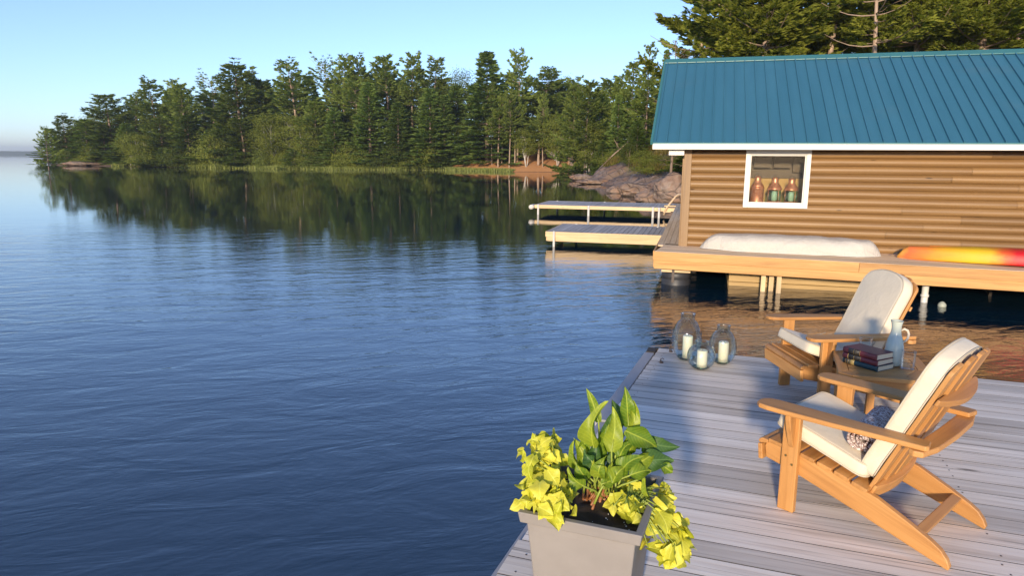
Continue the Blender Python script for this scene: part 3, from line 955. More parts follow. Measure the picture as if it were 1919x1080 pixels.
# dry grass and low growth on the granite slope
C, D, L, T = [], [], [], []
for q in range(42000):
    x, y = random.uniform(6, 30), random.uniform(30, 92)
    C.append((x, y)); 
arr = np.array(C); hh, dd, wv_ = base_height(arr[:, 0], arr[:, 1])
C = []
for (x, y), z, d in zip(arr, hh, dd):
    if d < 3.0 or noise.noise(Vector((x * .32, y * .22, 0))) < -.08 + .22 * (d < 5): continue
    C.append((x, y, z - .15 + .2)); D.append((random.gauss(0, .4), random.gauss(0, .4), 1)); L.append(random.uniform(.35, .95)); T.append(random.random())
g = blades_mesh('dry_grass', np.array(C), np.array(D), np.array(L), .07, np.array(T), M['drygrass'], tri=True)
tag(g, kind='stuff')
SH = [(1232, 292, 62, 'shrub', 62, 'olive bush half hidden behind the boathouse corner post'),
      (1215, 308, 58, 'shrub', 58, 'low yellow-green bush on the granite above the big boulders'),
      (1252, 318, 52, 'shrub_b', 52, 'dark green bush on the granite right under the eave end'),
      (1180, 268, 70, 'shrub_b', 34, 'dark bush under the fallen trunk on the granite slope'),
      (1262, 300, 47, 'birch_b', 30, 'spindly green sapling beside the boathouse corner post'),
      (1146, 286, 82, 'shrub', 40, 'small bush where the granite meets the beach trees'),
      (1206, 284, 66, 'shrub', 46, 'tawny bush in the middle of the granite slope')]
for a in SH:
    rock_tree(a[0], a[1], a[2], a[3], a[4], 'sapling' if 'sapling' in a[5] else 'shrub', a[5], 'shrub')
# fallen dead trunk
A = aty(1122, 318, 78); Bp = aty(1196, 250, 72)
mb = MB()
mb.tube([A - (Bp - A) * .05, A.lerp(Bp, .4) + Vector((0, 0, .15)), Bp], [.09, .075, .03], 7)
mb.tube([A.lerp(Bp, .55) + Vector((0, 0, .1)), A.lerp(Bp, .62) + Vector((-.9, 0, .9))], [.05, .015], 5)
mb.tube([A.lerp(Bp, .72) + Vector((0, 0, .1)), A.lerp(Bp, .8) + Vector((.2, -.2, 1.1))], [.04, .012], 5)
tag(mb.build('fallen_trunk', M['palebark']), 'bare grey dead trunk leaning down the granite slope', 'dead tree')


def boulder(px, py, Y, sx, sy, sz, seed, label, rz=0.0):
    import bmesh
    p = aty(px, py, Y)
    bm = bmesh.new(); bmesh.ops.create_icosphere(bm, subdivisions=5, radius=1.0)
    o_ = Vector((seed * 7.1, seed * 3.3, seed))
    for v in bm.verts:
        q = v.co.copy()
        for dv, lim in ((Vector((.3, -.8, .5)), .72), (Vector((-.8, -.2, .5)), .78), (Vector((.7, .3, .65)), .75), (Vector((0, -.3, .95)), .66), (Vector((-.4, -.9, .1)), .8)):
            dv = (dv + Vector((noise.noise(o_ + dv), noise.noise(o_ * 2 + dv), 0)) * .4).normalized()
            e = q.dot(dv) - lim
            if e > 0: q -= dv * e * .94
        q += q.normalized() * (.10 * noise.fractal(q * 1.5 + o_, 1.0, 2.0, 3) + .07 * (noise.cell(Vector((q.x * 2.2 + o_.x, q.y * 2.2 + q.z * 1.2, q.z * 2.6))) - .5))
        v.co = Vector((q.x * sx, q.y * sy, q.z * sz))
    me = bpy.data.meshes.new('boulder'); bm.to_mesh(me); bm.free()
    me.polygons.foreach_set('use_smooth', [True] * len(me.polygons))
    a = me.attributes.new('rock', 'FLOAT', 'POINT'); a.data.foreach_set('value', [1.0] * len(me.vertices))
    o = link_mesh('boulder', me, M['ground'], loc=p, rz=rz)
    return tag(o, label, 'boulder')


boulder(1236, 370, 40, 1.5, 1.3, .75, 1, 'big rounded pinkish boulder at the water behind the dock handrail', .4)
boulder(1196, 356, 46, 1.5, 1.3, .6, 2, 'angular grey boulder at the water left of the big pinkish boulder', 1.1)
boulder(1266, 358, 39, 1.4, 1.3, 1.1, 3, 'tall grey-purple boulder against the boathouse corner post', 2.0)
boulder(1160, 357, 49.5, .9, .8, .38, 4, 'low flat dark rock awash at the foot of the slope', .2)
boulder(1118, 340, 66, 2.0, 1.3, .32, 5, 'flat pink ledge sloping into the water near the rocky point', .3)
boulder(1092, 332, 75, 1.6, 1.2, .4, 6, 'wedge-shaped ledge at the tip of the rocky point', 2.4)
boulder(154, 306, 150.0, 4.2, 2.2, .55, 7, 'pale flat rock lying on the point under the wide pine', .1)

# ------------------------------------------------------------------ far side of the lake
rows = []
for j, (yy, hz) in enumerate(((2150, 0), (2160, 1.0), (2260, .9), (2300, -.2))):
    rows.append([(x, yy, hz * (9 + 3.5 * noise.fractal(Vector((x * .006, 0, 0)), 1, 2, 4) + (1.6 * noise.noise(Vector((x * .09, 1, 0)))) * (hz > 0)) if hz > 0 else -1) for x in range(-2700, -900, 6)])
mb = MB(); mb.sheet(rows, smooth=False)
tag(mb.build('distant_shore', flat('distant_woods', (.035, .05, .03), .9, .3, .02)), kind='structure')

# ------------------------------------------------------------------ the tall pines behind the boathouse
proto('near_a', conifer(17, .16, 3.6, p_pine, .60, 8, .30, .10, 16, 41, 'near_leaf', 'palebark', tr=.20, spacing=.15, bend=.15, gaps=.05, limbs=6, dead=.05, hn=1.8), 17, 7.2)
proto('near_b', conifer(17, .24, 3.8, p_pine2, .66, 7, .30, .10, 16, 42, 'near_leaf', 'palebark', tr=.22, spacing=.15, bend=.2, gaps=.08, limbs=6, dead=.08, hn=1.8), 17, 7.6)
proto('near_c', conifer(17, .35, 3.3, p_pine2, .76, 6, .30, .095, 13, 43, 'near_leaf', 'palebark', tr=.19, spacing=.16, bend=.25, gaps=.12, limbs=6, dead=.25, hn=1.8), 17, 6.8)
proto('near_dead', conifer(12, .3, 1.6, p_pine2, .6, 5, .20, .05, 3, 44, 'dead_leaf', 'bark', tr=.10, spacing=.3, bend=.2, gaps=.2, limbs=6, dead=.35), 12, 3.2)

NEAR = [  # px of the trunk, depth, height, crown width, kind, label
    (1262, 40, 9.6, 2.6, 'near_dead', 'thin grey half-dead pine standing at the left end of the ridge'),
    (1318, 43, 16, 5.6, 'near_c', 'ragged pine with sky showing through, leaning out left over the ridge'),
    (1352, 39, 15, 4.6, 'near_c', 'straight slim pine trunk just right of the ragged leaning pine'),
    (1428, 38, 14.5, 6.6, 'near_a', 'bright green pine with a stout pale trunk and layered boughs over the blue roof'),
    (1492, 42, 16, 6.4, 'near_b', 'shaded pine next right of the bright green pine over the roof'),
    (1556, 40, 15.5, 6.0, 'near_c', 'pine with a broken grey limb behind the middle of the ridge'),
    (1628, 36.5, 15, 4.8, 'near_c', 'sunlit bare-trunked pine with dead side branches over the middle of the ridge'),
    (1684, 43, 16.5, 6.6, 'near_b', 'thick-trunked pine standing in shade right of the sunlit bare trunk'),
    (1716, 39, 15, 5.6, 'near_a', 'pine with a bright tuft of boughs and a slim forked trunk over the ridge'),
    (1772, 41, 15.5, 7.0, 'near_b', 'wide green pine whose low boughs brush the ridge'),
    (1836, 38, 14.5, 7.0, 'near_a', 'dense green pine near the right end of the visible ridge'),
    (1906, 40, 16, 7.0, 'near_b', 'dark pine at the far right above the roof'),
]
for px, Y, H, Wd, key, label in NEAR:
    p = aty(px, 150, Y)
    put_tree(key, 'pine_tree', p.x, Y, H, Wd * 1.3, label, 'tree', dz=-.3)
GN = 'background pines filling the hill behind the boathouse'
for i, px in enumerate(range(1345, 2120, 46)):
    Y = 50 + (i * 5.7) % 15
    p = aty(px + random.uniform(-12, 12), 150, Y)
    put_tree(random.choice(['pine_a', 'pine_b', 'pine_c', 'fir_a']), 'pine_tree', p.x, Y, random.uniform(15, 19), random.uniform(5.5, 7.5),
             'shaded pine deep in the hillside woods behind the blue roof', 'tree', GN)
GN2 = 'low firs on the hill behind the boathouse'
for i, px in enumerate(range(1330, 2000, 60)):
    Y = 46 + (i * 3.7) % 7
    p = aty(px + random.uniform(-15, 15), 150, Y)
    put_tree(random.choice(['fir_a', 'fir_b', 'pine_a']), 'fir_tree', p.x, Y, random.uniform(5.5, 7.5), random.uniform(3.5, 4.5),
             'low shaded fir among the hillside pines behind the blue roof', 'tree', GN2)
#@@BUILT
# ------------------------------------------------------------------ boathouse
YB = rad(-15.2)
WX, WY = 3.533, 14.36
LOGH, LOGR = .1515, .056
WINX0, WINX1, WINZ0, WINZ1 = 1.145, 2.348, .826, 1.958
BX1, BY1 = 9.4, 6.0
X_, Y_, Z_ = Vector((1, 0, 0)), Vector((0, 1, 0)), Vector((0, 0, 1))

bh = thing('boathouse', 'log-sided boathouse with a blue steel roof and one white-framed window', 'boathouse', (WX, WY, DECK), YB)


def log_rows(mb, spans, z0, z1, P, R, o, out):
    """half-round log courses; P = direction along, out = outward direction"""
    n = int(round((z1 - z0) / LOGH))
    for i in range(n):
        za, zb = z0 + i * LOGH, z0 + (i + 1) * LOGH
        t = random.random()
        sp2 = []
        for a, b in spans(za, zb):
            if b - a > 4:
                c_ = a + (b - a) * random.uniform(.3, .75); sp2 += [(a, c_ - .002), (c_ + .002, b)]
            else: sp2.append((a, b))
        for a, b in sp2:
            t = random.random()
            prof = []
            for q in range(9):
                u = q / 8
                prof.append((LOGR * math.sin(math.pi * u) ** .55 if 0 < u < 1 else 0.0, za + (zb - za) * u))
            rows, gs = [], []
            ns = max(1, int((b - a) / .9))
            wob = random.uniform(0, 9)
            for k in range(ns + 1):
                s = a + (b - a) * k / ns
                rr = []
                for d, z in prof:
                    j = .003 * math.sin(s * 1.3 + wob)
                    rr.append(Vector(o) + Vector(P) * s + Vector(out) * (d + j) + Vector((0, 0, z)))
                    gs.append((s, (z - za) * 1.0, d))
                rows.append(rr)
            mb.sheet(rows, tint=t, smooth=True, gs=gs)


mb = MB()
def front_spans(za, zb):
    zm = (za + zb) / 2
    if zm < WINZ0 + .02: return [(.108, BX1)]
    return [(.108, WINX0 + .02), (WINX1 - .02, BX1)]
log_rows(mb, front_spans, -.02, 2.10, X_, None, (0, 0, 0), -Y_)
mb.build('log_wall', M['log'], bh)
mb = MB()
log_rows(mb, lambda a, b: [(.1, BY1)], -.02, 2.10, Y_, None, (0, 0, 0), -X_)
log_rows(mb, lambda a, b: [(.62, BY1 - .62)] if a < 2.30 else ([(1.3, BY1 - 1.3)] if a < 2.75 else ([(2.0, BY1 - 2.0)] if a < 3.1 else [(2.6, BY1 - 2.6)])), 2.10, 3.75, Y_, None, (0.02, 0, 0), -X_)
mb.build('log_wall', M['log'], bh)
mb = MB()
mb.box((BX1 / 2, BY1, 1.0), (BX1, .06, 2.1)); mb.box((BX1, BY1 / 2, 1.0), (.06, BY1 - .1, 2.1))
mb.build('rear_wall', M['log'], bh)
# the wall behind the logs, with the window hole, and the room inside
mb = MB()
mb.box(((WINX0) / 2 + .02, .030, 1.03), (WINX0 - .06, .05, 2.1))
mb.box(((WINX1 + BX1) / 2, .030, 1.03), (BX1 - WINX1, .05, 2.1))
mb.box(((WINX0 + WINX1) / 2, .030, .40), (WINX1 - WINX0 + .06, .05, .82))
mb.build('inner_wall', M['interior'], bh)
mb = MB()
mb.box((1.9, .85, .70), (3.2, .05, 1.36)); mb.box((.35, .45, 1.0), (.05, .74, 2.0)); mb.box((3.4, .45, 1.0), (.05, .74, 2.0))
mb.build('room_partition', M['interior'], bh)
mb = MB()
mb.box((1.9, .855, 1.72), (3.2, .06, .66)); mb.box((1.9, .45, 2.075), (3.2, .75, .03))
mb.build('room_back', M['cabinet'], bh)
mb = MB()
mb.box((1.52, .74, 1.80), (.33, .16, .40)); mb.box((1.90, .74, 1.80), (.33, .16, .40)); mb.box((2.22, .77, 1.76), (.2, .1, .5))
mb.build('wall_cabinet', M['cabinet'], bh, .006)
mb = MB(); mb.box((2.47, .45, 1.2), (.05, .7, 1.6)); mb.build('curtain_panel', M['dark'], bh)
mb = MB(); mb.box((1.75, .19, .86), (1.4, .26, .03)); mb.build('inner_shelf', M['pine'], bh, .004)
mb = MB(); mb.box((2.6, 1.5, -.01), (5, 2.9, .02)); mb.build('room_floor', M['cabinet'], bh)
# corner post
mb = MB()
mb.box((.032, -.053, .965), (.152, .06, 1.97)); 
mb.box((-.052, .05, .965), (.04, .15, 1.97))
mb.build('corner_post', M['log'], bh, .006)
# window
wf = None
mb = MB()
fw, fd = .085, .075
y0 = -.070
mb.box((WINX0 + fw / 2, y0, (WINZ0 + WINZ1) / 2), (fw, fd, WINZ1 - WINZ0))
mb.box((WINX1 - fw / 2, y0, (WINZ0 + WINZ1) / 2), (fw, fd, WINZ1 - WINZ0))
mb.box(((WINX0 + WINX1) / 2, y0, WINZ0 + fw / 2), (WINX1 - WINX0 - 2 * fw, fd - .004, fw))
mb.box(((WINX0 + WINX1) / 2, y0, WINZ1 - fw * .55), (WINX1 - WINX0 - 2 * fw, fd - .004, fw * 1.1))
ix0, ix1, iz0, iz1 = WINX0 + fw, WINX1 - fw, WINZ0 + fw, WINZ1 - fw * 1.1
for a in ((ix0 + .012, 0), (ix1 - .012, 0)):
    mb.box((a[0], y0 + .018, (iz0 + iz1) / 2), (.024, .04, iz1 - iz0))
for z in (iz0 + .012, iz1 - .012):
    mb.box(((ix0 + ix1) / 2, y0 + .018, z), (ix1 - ix0 - .048, .038, .024))
win = mb.build('window', M['white'], bh, .004)
mb = MB(); mb.box(((ix0 + ix1) / 2, y0 + .022, (iz0 + iz1) / 2), (ix1 - ix0 - .05, .004, iz1 - iz0 - .05))
mb.build('pane', M['pane'], win)

# roof: eave at y=-.45 z=2.075, ridge at y=2.84 z=4.03
EY, EZ, RY, RZ = -.45, 2.075, 2.86, 4.04
RX0, RX1 = -.655, BX1 + .6
sl = Vector((0, RY - EY, RZ - EZ)); SL = sl.length; sl.normalize()
nrm = Vector((0, -sl.z, sl.y))
mb = MB()
def rp(x, s, h=0.0): return Vector((x, EY, EZ)) + sl * s + nrm * h
mb.prism([(RX0, 0), (RX1, 0), (RX1, SL), (RX0, SL)], 0, .022, X_, sl, nrm, (0, EY, EZ), tint=.5)
pitch = .2165
k = 0; x = RX0 + .05
while x < RX1 - .03:
    wob = .0
    mb.prism([(x - .014, .018), (x - .010, .056), (x + .010, .056), (x + .014, .018)], -.012, SL - .03, X_, nrm, sl, (0, EY, EZ), tint=.5)
    x += pitch; k += 1
# rear slope
slb = Vector((0, (2 * RY - EY) - RY, EZ - RZ)).normalized(); nb_ = Vector((0, -slb.z, slb.y))
if nb_.z < 0: nb_ = -nb_
mb.prism([(RX0, 0), (RX1, 0), (RX1, SL), (RX0, SL)], 0, .022, X_, slb, nb_, (0, RY, RZ), tint=.5)
roof = mb.build('roof', M['roof'], bh)
mb = MB()
mb.prism([(-.16, -.085), (0, .012), (.16, -.085), (.16, -.065), (0, .036), (-.16, -.065)], RX0 - .015, RX1, Y_, Z_, X_, (0, RY, RZ + .035))
mb.build('ridge_cap', M['ridge'], roof, .004)
mb = MB()
mb.prism([(-.035, -.03), (.012, -.03), (.012, .045), (-.035, .045)], 0, SL, X_, nrm, sl, (RX0 - .012, EY, EZ))
mb.prism([(-.035, -.03), (.012, -.03), (.012, .045), (-.035, .045)], 0, SL, X_, nb_, slb, (RX0 - .012, RY, RZ))
mb.prism([(-.03, .0), (.0, .0), (.0, .03), (-.03, .03)], RX0 + .01, RX1, Y_, Z_, X_, (0, EY + .004, EZ - .022))
mb.build('rake_trim', M['ridge'], roof)
mb = MB()
mb.box(((RX0 + RX1) / 2, EY - .018, 2.008), (RX1 - RX0, .036, .104))
fa = mb.build('fascia', M['white'], roof, .004)
mb = MB()
mb.box(((RX0 + RX1) / 2 + .05, EY / 2 + .0, 1.985), (RX1 - RX0 - .12, -EY - .03, .014))
mb.box((-.19, -.17, 1.905), (.30, .32, .125))
mb.build('soffit', M['white'], roof, .004)

# copper lamps on the shelf inside the window
def lamp(x, label, glass, s=1.0):
    z0 = .8755
    t = thing('ship_lantern', label, 'lantern', Vector((WX, WY, DECK)) + Matrix.Rotation(YB, 3, 'Z') @ Vector((x, .16, z0)), YB, 'copper ship lanterns on the window shelf')
    t.scale = (s * 1.16, s * 1.16, s * 1.13)
    mb = MB()
    if glass:
        mb.lathe([(.115, 0), (.118, .01), (.118, .055), (.105, .065), (.0, .066)], 32)
        mb.build('lamp_base', M['copper'], t)
        g = MB(); g.lathe([(.104, .06), (.112, .10), (.112, .23), (.104, .265)], 32); g.build('lens', M['lens'], t)
        g = MB(); g.lathe([(.035, .06), (.05, .10), (.05, .2), (.03, .25), (.0, .26)], 20); g.build('inner_burner', M['cream'], t)
        for k in range(4):
            a = k * math.pi / 2 + .5
            g = MB(); g.tube([(.118 * math.cos(a), .118 * math.sin(a), .05), (.118 * math.cos(a), .118 * math.sin(a), .275)], .005, 6); g.build('guard_bar', M['copper'], t)
        b = MB(); b.lathe([(.118, .262), (.122, .275), (.118, .29), (.098, .33), (.066, .372), (.056, .40), (.056, .445), (.05, .47), (.02, .485), (.0, .486)], 32)
    else:
        mb.lathe([(.112, 0), (.116, .012), (.113, .03), (.113, .275), (.120, .285), (.117, .298), (.10, .31), (.0, .311)], 32)
        mb.build('lamp_base', M['copper'], t)
        b = MB(); b.lathe([(.104, .308), (.108, .325), (.075, .372), (.056, .40), (.056, .455), (.048, .49), (.02, .505), (.0, .506)], 32)
    b.build('chimney', M['copper'], t)
    h = MB(); h.tube([(.06 * math.cos(a), 0, (.45 if glass else .47) + .075 * math.sin(a)) for a in [math.pi * q / 8 for q in range(9)]], .0045, 6)
    h.build('handle', M['iron'], t)
    return t
lamp(1.415, 'all-copper lantern with a plain closed body, leftmost in the boathouse window', False)
lamp(1.745, 'copper lantern with a green glass barrel in the middle of the boathouse window', True)
lamp(2.060, 'copper lantern with a green glass barrel beside the dark curtain in the window', True, .97)

# ------------------------------------------------------------------ deck around the boathouse
dk = thing('boathouse_deck', 'golden pine deck on posts wrapping round the boathouse', 'deck', (WX, WY, DECK), YB)
FL = Vector((-.483, -1.068)); FD = Vector((5.95, -.66)).normalized()      # front edge drifts away from the wall
FN = Vector((-FD.y, FD.x))
FP = Vector((FD.x, FD.y, 0)); FQ = Vector((FN.x, FN.y, 0))
FLEN = 10.0
mb = MB()
y = 0.0
wd = .137
k = 0
ang_c = FL.y
# boards parallel to the front edge, in front of the wall
while y < 1.9:
    o = Vector((FL.x, FL.y, 0)) + FQ * y
    # stop the boards at the wall line y=-.06
    s1 = FLEN
    if FL.y + FN.y * y > -.05: s1 = 0
    # where this strip crosses under the wall it simply runs under the log sill
    if s1 > 0:
        s0 = 0.0
        mb.prism([(s0, 0), (s1, 0), (s1, wd), (s0, wd)], -.036, -.003 + random.uniform(-.0012, .0012), FP, FQ, Z_, o)
    else:
        # right of the wall corner the strip stays in front of the wall
        s_start = (-.06 - (FL.y + FN.y * y)) / FD.y
        if s_start < FLEN:
            sa = max(0, s_start - 1.4)
            mb.prism([(sa, 0), (FLEN, 0), (FLEN, wd), (sa, wd)], -.036, -.004, FP, FQ, Z_, o)
    y += wd + .005
# walkway along the left side, boards running away from the viewer
yy0 = FL.y + FN.y * 1.06 + .02
for i in range(4):
    xa = -.50 + i * .120
    mb.prism([(xa, -.03 + .0 * i), (xa + .115, -.03), (xa + .115 - .10, 13.7), (xa - .10, 13.7)], -.036, -.004, X_, Y_, Z_, (0, 0, 0), gdir=math.pi / 2)
mb.build('deck_boards', M['walk'], dk, .003)
mb = MB()
o = Vector((FL.x, FL.y, 0))
# upper rim board in two lengths, then the lower beam set back a little
mb.prism([(-.02, 0), (3.6, 0), (3.6, -.17), (-.02, -.17)], -.042, -.001, FP, Z_, FQ, o + Vector((0, 0, -.008)))
mb.prism([(3.603, 0), (7.3, 0), (7.3, -.17), (3.603, -.17)], -.042, -.001, FP, Z_, FQ, o + Vector((0, 0, -.008)))
mb.prism([(7.303, 0), (FLEN, 0), (FLEN, -.17), (7.303, -.17)], -.042, -.001, FP, Z_, FQ, o + Vector((0, 0, -.008)))
mb.prism([(0, 0), (FLEN, 0), (FLEN, -.160), (0, -.160)], -.018, .03, FP, Z_, FQ, o + Vector((0, 0, -.181)))
mb.prism([(0, -.006), (14.6, -.006), (14.6, -.170), (0, -.170)], -.025, .012, Y_, Z_, X_, (FL.x - .012, FL.y + .05, 0))
mb.prism([(0, -.171), (14.6, -.171), (14.6, -.335), (0, -.335)], -.01, .03, Y_, Z_, X_, (FL.x - .012, FL.y + .05, 0))
mb.build('rim_boards', M['pine'], dk, .004)
mb = MB()
for i in range(14):
    p = o + FP * (.35 + i * .72) + FQ * .9
    mb.box((p.x, p.y, -.11), (.045, 1.7, .14), Matrix.Rotation(math.atan2(FD.y, FD.x), 3, 'Z'))
for i in range(9):
    mb.box((-.25, .6 + i * 1.4, -.11), (.45, .045, .14))
mb.build('joists', M['crib'], dk)
# white steel posts with sleeves, the pipe at the right and a dark float drum at the corner
def post(s, q, r, zb, mat, name='post'):
    p = o + FP * s + FQ * q
    mb = MB(); mb.tube([(p.x, p.y, zb), (p.x, p.y, -.2)], r, 14); mb.build(name, M[mat], dk)
    return p
for s, q in ((2.02, .30), (2.16, .42), (2.30, .22)):
    p = o + FP * s + FQ * q
    b = MB(); b.box((p.x, p.y, -.52), (.085, .085, .62)); b.build('post', M['palewood'], dk, .006)
    b = MB(); b.tube([(p.x, p.y, -1.2), (p.x, p.y, -.83)], .04, 12); b.build('post', M['steel'], dk)
for s in (4.72, 8.1):
    p = post(s, .35, .055, -1.4, 'steel')
    b = MB(); b.tube([(p.x, p.y, -.60), (p.x, p.y, -.56)], .068, 14); b.build('pipe_collar', M['white'], dk)
for s, q in ((.36, .5), (4.6, 3.2)):
    p = o + FP * s + FQ * q
    b = MB(); b.lathe([(.0, -.95), (.27, -.95), (.285, -.9), (.285, -.62), (.27, -.60), (.27, -.585), (.285, -.565), (.285, -.47), (.26, -.44), (.0, -.44)], 32, p)
    b.build('float_drum', M['rubber'], dk)
    b = MB(); b.box((p.x, p.y - .02, -.40), (.56, .5, .075)); b.build('drum_saddle', M['palewood'], dk, .004)
    b = MB(); b.box((p.x - .05, p.y - .28, -.50), (.05, .02, .28)); b.build('drum_strap', M['iron'], dk)
# crib of squared timbers carrying the boathouse
mb = MB()
for i in range(6):
    z = -.42 - i * .135
    mb.box((2.45, -.45, z), (3.0, .16, .128))
    if i % 2 == 0: mb.box((1.02, .3, z), (.16, 1.3, .128)); mb.box((3.86, .3, z), (.16, 1.3, .128))
mb.build('timber_crib', M['crib'], dk, .01)
mb = MB()  # rear and side panels added to block light below the deck, with slip beams
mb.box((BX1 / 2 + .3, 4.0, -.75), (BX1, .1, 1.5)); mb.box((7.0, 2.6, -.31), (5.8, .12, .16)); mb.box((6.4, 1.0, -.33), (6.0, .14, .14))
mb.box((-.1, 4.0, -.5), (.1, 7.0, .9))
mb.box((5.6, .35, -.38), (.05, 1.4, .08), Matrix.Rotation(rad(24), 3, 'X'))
mb.build('light_block_understructure', M['darkwood'], dk)
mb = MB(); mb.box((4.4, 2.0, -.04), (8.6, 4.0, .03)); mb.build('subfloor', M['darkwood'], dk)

bp = atz(1765, 575, 0.0)
mb = MB(); mb.lathe([(r_b * .62, z_b * .62) for r_b, z_b in [(.0, -.11), (.05, -.10), (.095, -.05), (.11, 0), (.095, .05), (.05, .10), (.015, .115), (.0, .116)]], 24)
o_ = mb.build('mooring_buoy', M['buoy'], loc=Vector((bp.x, bp.y, .02)))
tag(o_, 'pale round buoy floating in the dark water under the deck', 'buoy')

# ------------------------------------------------------------------ covered boat and kayak on the deck
def dloc(s, q, z=0.0):
    p = o + FP * s + FQ * q
    return p + Vector((0, 0, z))
RZW = YB + math.atan2(FD.y, FD.x)
WM = Matrix.Translation((WX, WY, DECK)) @ Matrix.Rotation(YB, 4, 'Z')

a0 = WM.inverted() @ atz(1308, 468, DECK); a1 = WM.inverted() @ atz(1657, 485, DECK)
def covered_boat():
    LN = (a1 - a0).length
    rows = []; n = 60; m = 26
    for i in range(n + 1):
        u = i / n
        x = u * LN
        e = min(1, min(u / .11, (1 - u) / .075))
        hh = .315 * (math.sin(min(1, e) * math.pi / 2) ** .8) * (.90 + .10 * math.sin(u * 3.1))
        if u < .35: hh *= 1.0
        wdt = .36 * (math.sin(min(1, min(u / .3, (1 - u) / .3)) * math.pi / 2) ** .55) * 1.0 + .05
        r = []
        for k in range(m + 1):
            v = k / m; a = math.pi * v
            cy = -math.cos(a); sz = math.sin(a)
            yy = math.copysign(abs(cy) ** .62, cy) * wdt
            zz = (sz ** .55) * hh
            wr1 = noise.fractal(Vector((x * 1.6, v * 3.0, 1)), 1, 2, 4) * .010 + .020 * noise.noise(Vector((x * 3.2 + v * 2, v * 1.2, 7))) * (1 - abs(v - .5))
            fold = .018 * math.sin(x * 9 + 3 * noise.noise(Vector((x, v, 0)))) * (abs(cy) ** 3)
            yy += (wr1 + fold) * (1 if cy < 0 else -1) * -1 * (sz + .35)
            zz = max(0.004 if k in (0, m) else .006, zz + wr1 * sz)
            if k in (0, m): yy += .02 * math.copysign(1, cy) * (1 + math.sin(x * 5 + noise.noise(Vector((x * 2, 0, 0))) * 4)); zz = .004 + .012 * max(0, noise.noise(Vector((x * 1.4, k, 0))))
            r.append(Vector((x, yy, zz)))
        rows.append(r)
    d = (WM @ a1 - WM @ a0); rz = math.atan2(d.y, d.x)
    p0 = WM @ a0 + Vector((-math.sin(rz), math.cos(rz), 0)) * .38
    mb = MB(); mb.sheet(rows)
    mb._add([Vector((0, yy, zz)) for yy, zz in [(p.y, p.z) for p in rows[0]]] , [tuple(range(m + 1))])
    mb._add([Vector((p.x, p.y, p.z)) for p in rows[-1]], [tuple(reversed(range(m + 1)))])
    ob = mb.build('covered_boat', M['tarp'], loc=p0, rz=rz)
    tag(ob, 'small boat under a wrinkled off-white tarp on the deck below the window', 'covered boat')
covered_boat()

k0 = WM.inverted() @ atz(1679, 486, DECK); k1 = WM.inverted() @ atz(1919, 503, DECK)
def kayak():
    d = (WM @ k1 - WM @ k0); rz = math.atan2(d.y, d.x)
    L = 4.3; n = 70; m = 22
    root = thing('kayak', 'yellow and red kayak lying upside down on the deck by the log wall', 'kayak', WM @ k0 + Vector((-math.sin(rz), math.cos(rz), 0)) * .30, rz)
    rows = []; tint = []
    mb = MB()
    vs, fs = [], []
    for i in range(n + 1):
        u = i / n; x = u * L
        e = min(1, (u + .004) / .035, (1 - u) / .06)
        w_ = .32 * math.sin(min(1, .02 + min(u, 1 - u) / .42) * math.pi / 2) ** .7
        top = .215 * (1 - (1 - e) ** 2.2) - .03 * (2 * u - 1) ** 2 + .012
        x2 = x + (.24 * (1 - e) ** 1 * 0)
        for k in range(m):
            a = 2 * math.pi * k / m
            c, s_ = math.cos(a), math.sin(a)
            z = (abs(s_) ** .40) * (top if s_ > 0 else .05)
            lift = .05 - .02 * (2 * u - 1) ** 2 * 2 + .03 * math.sin(u * 3.14) * .5
            vs.append(Vector((x + (.16 * e if u < .1 else 0) * 0 + (.07 * (z / .3) if u < .03 else 0), w_ * math.copysign(abs(c) ** .55, c) * (1 - .12 * max(0, s_)), lift + (z if s_ > 0 else -z * .9) + 0)))
            mb.t.append(u); mb.g.append((x, c, s_))
    mb.v = [tuple(v) for v in vs]
    for i in range(n):
        for k in range(m):
            l = (k + 1) % m
            mb.f.append((i * m + k, (i + 1) * m + k, (i + 1) * m + l, i * m + l)); mb.sm.append(True); mb.mi.append(0)
    mb.f.append(tuple(range(m))); mb.sm.append(False); mb.mi.append(0)
    mb.f.append(tuple(reversed(range(n * m, (n + 1) * m)))); mb.sm.append(False); mb.mi.append(0)
    mb.build('hull', M['kayak'], root)
    r2 = MB()
    r2.tube([(x_, .0, .262 - .03 * (2 * x_ / L - 1) ** 2) for x_ in [.5 + q * .33 for q in range(11)]], .012, 6)
    r2.build('keel_strip', M['kayak'], root)
    h_ = MB(); h_.tube([(.02, -.05, .10), (-.05, -.05, .07), (-.07, 0, .06), (-.05, .05, .07), (.02, .05, .10)], .008, 6); h_.build('grab_handle', M['rubber'], root)
    return root
kayak()

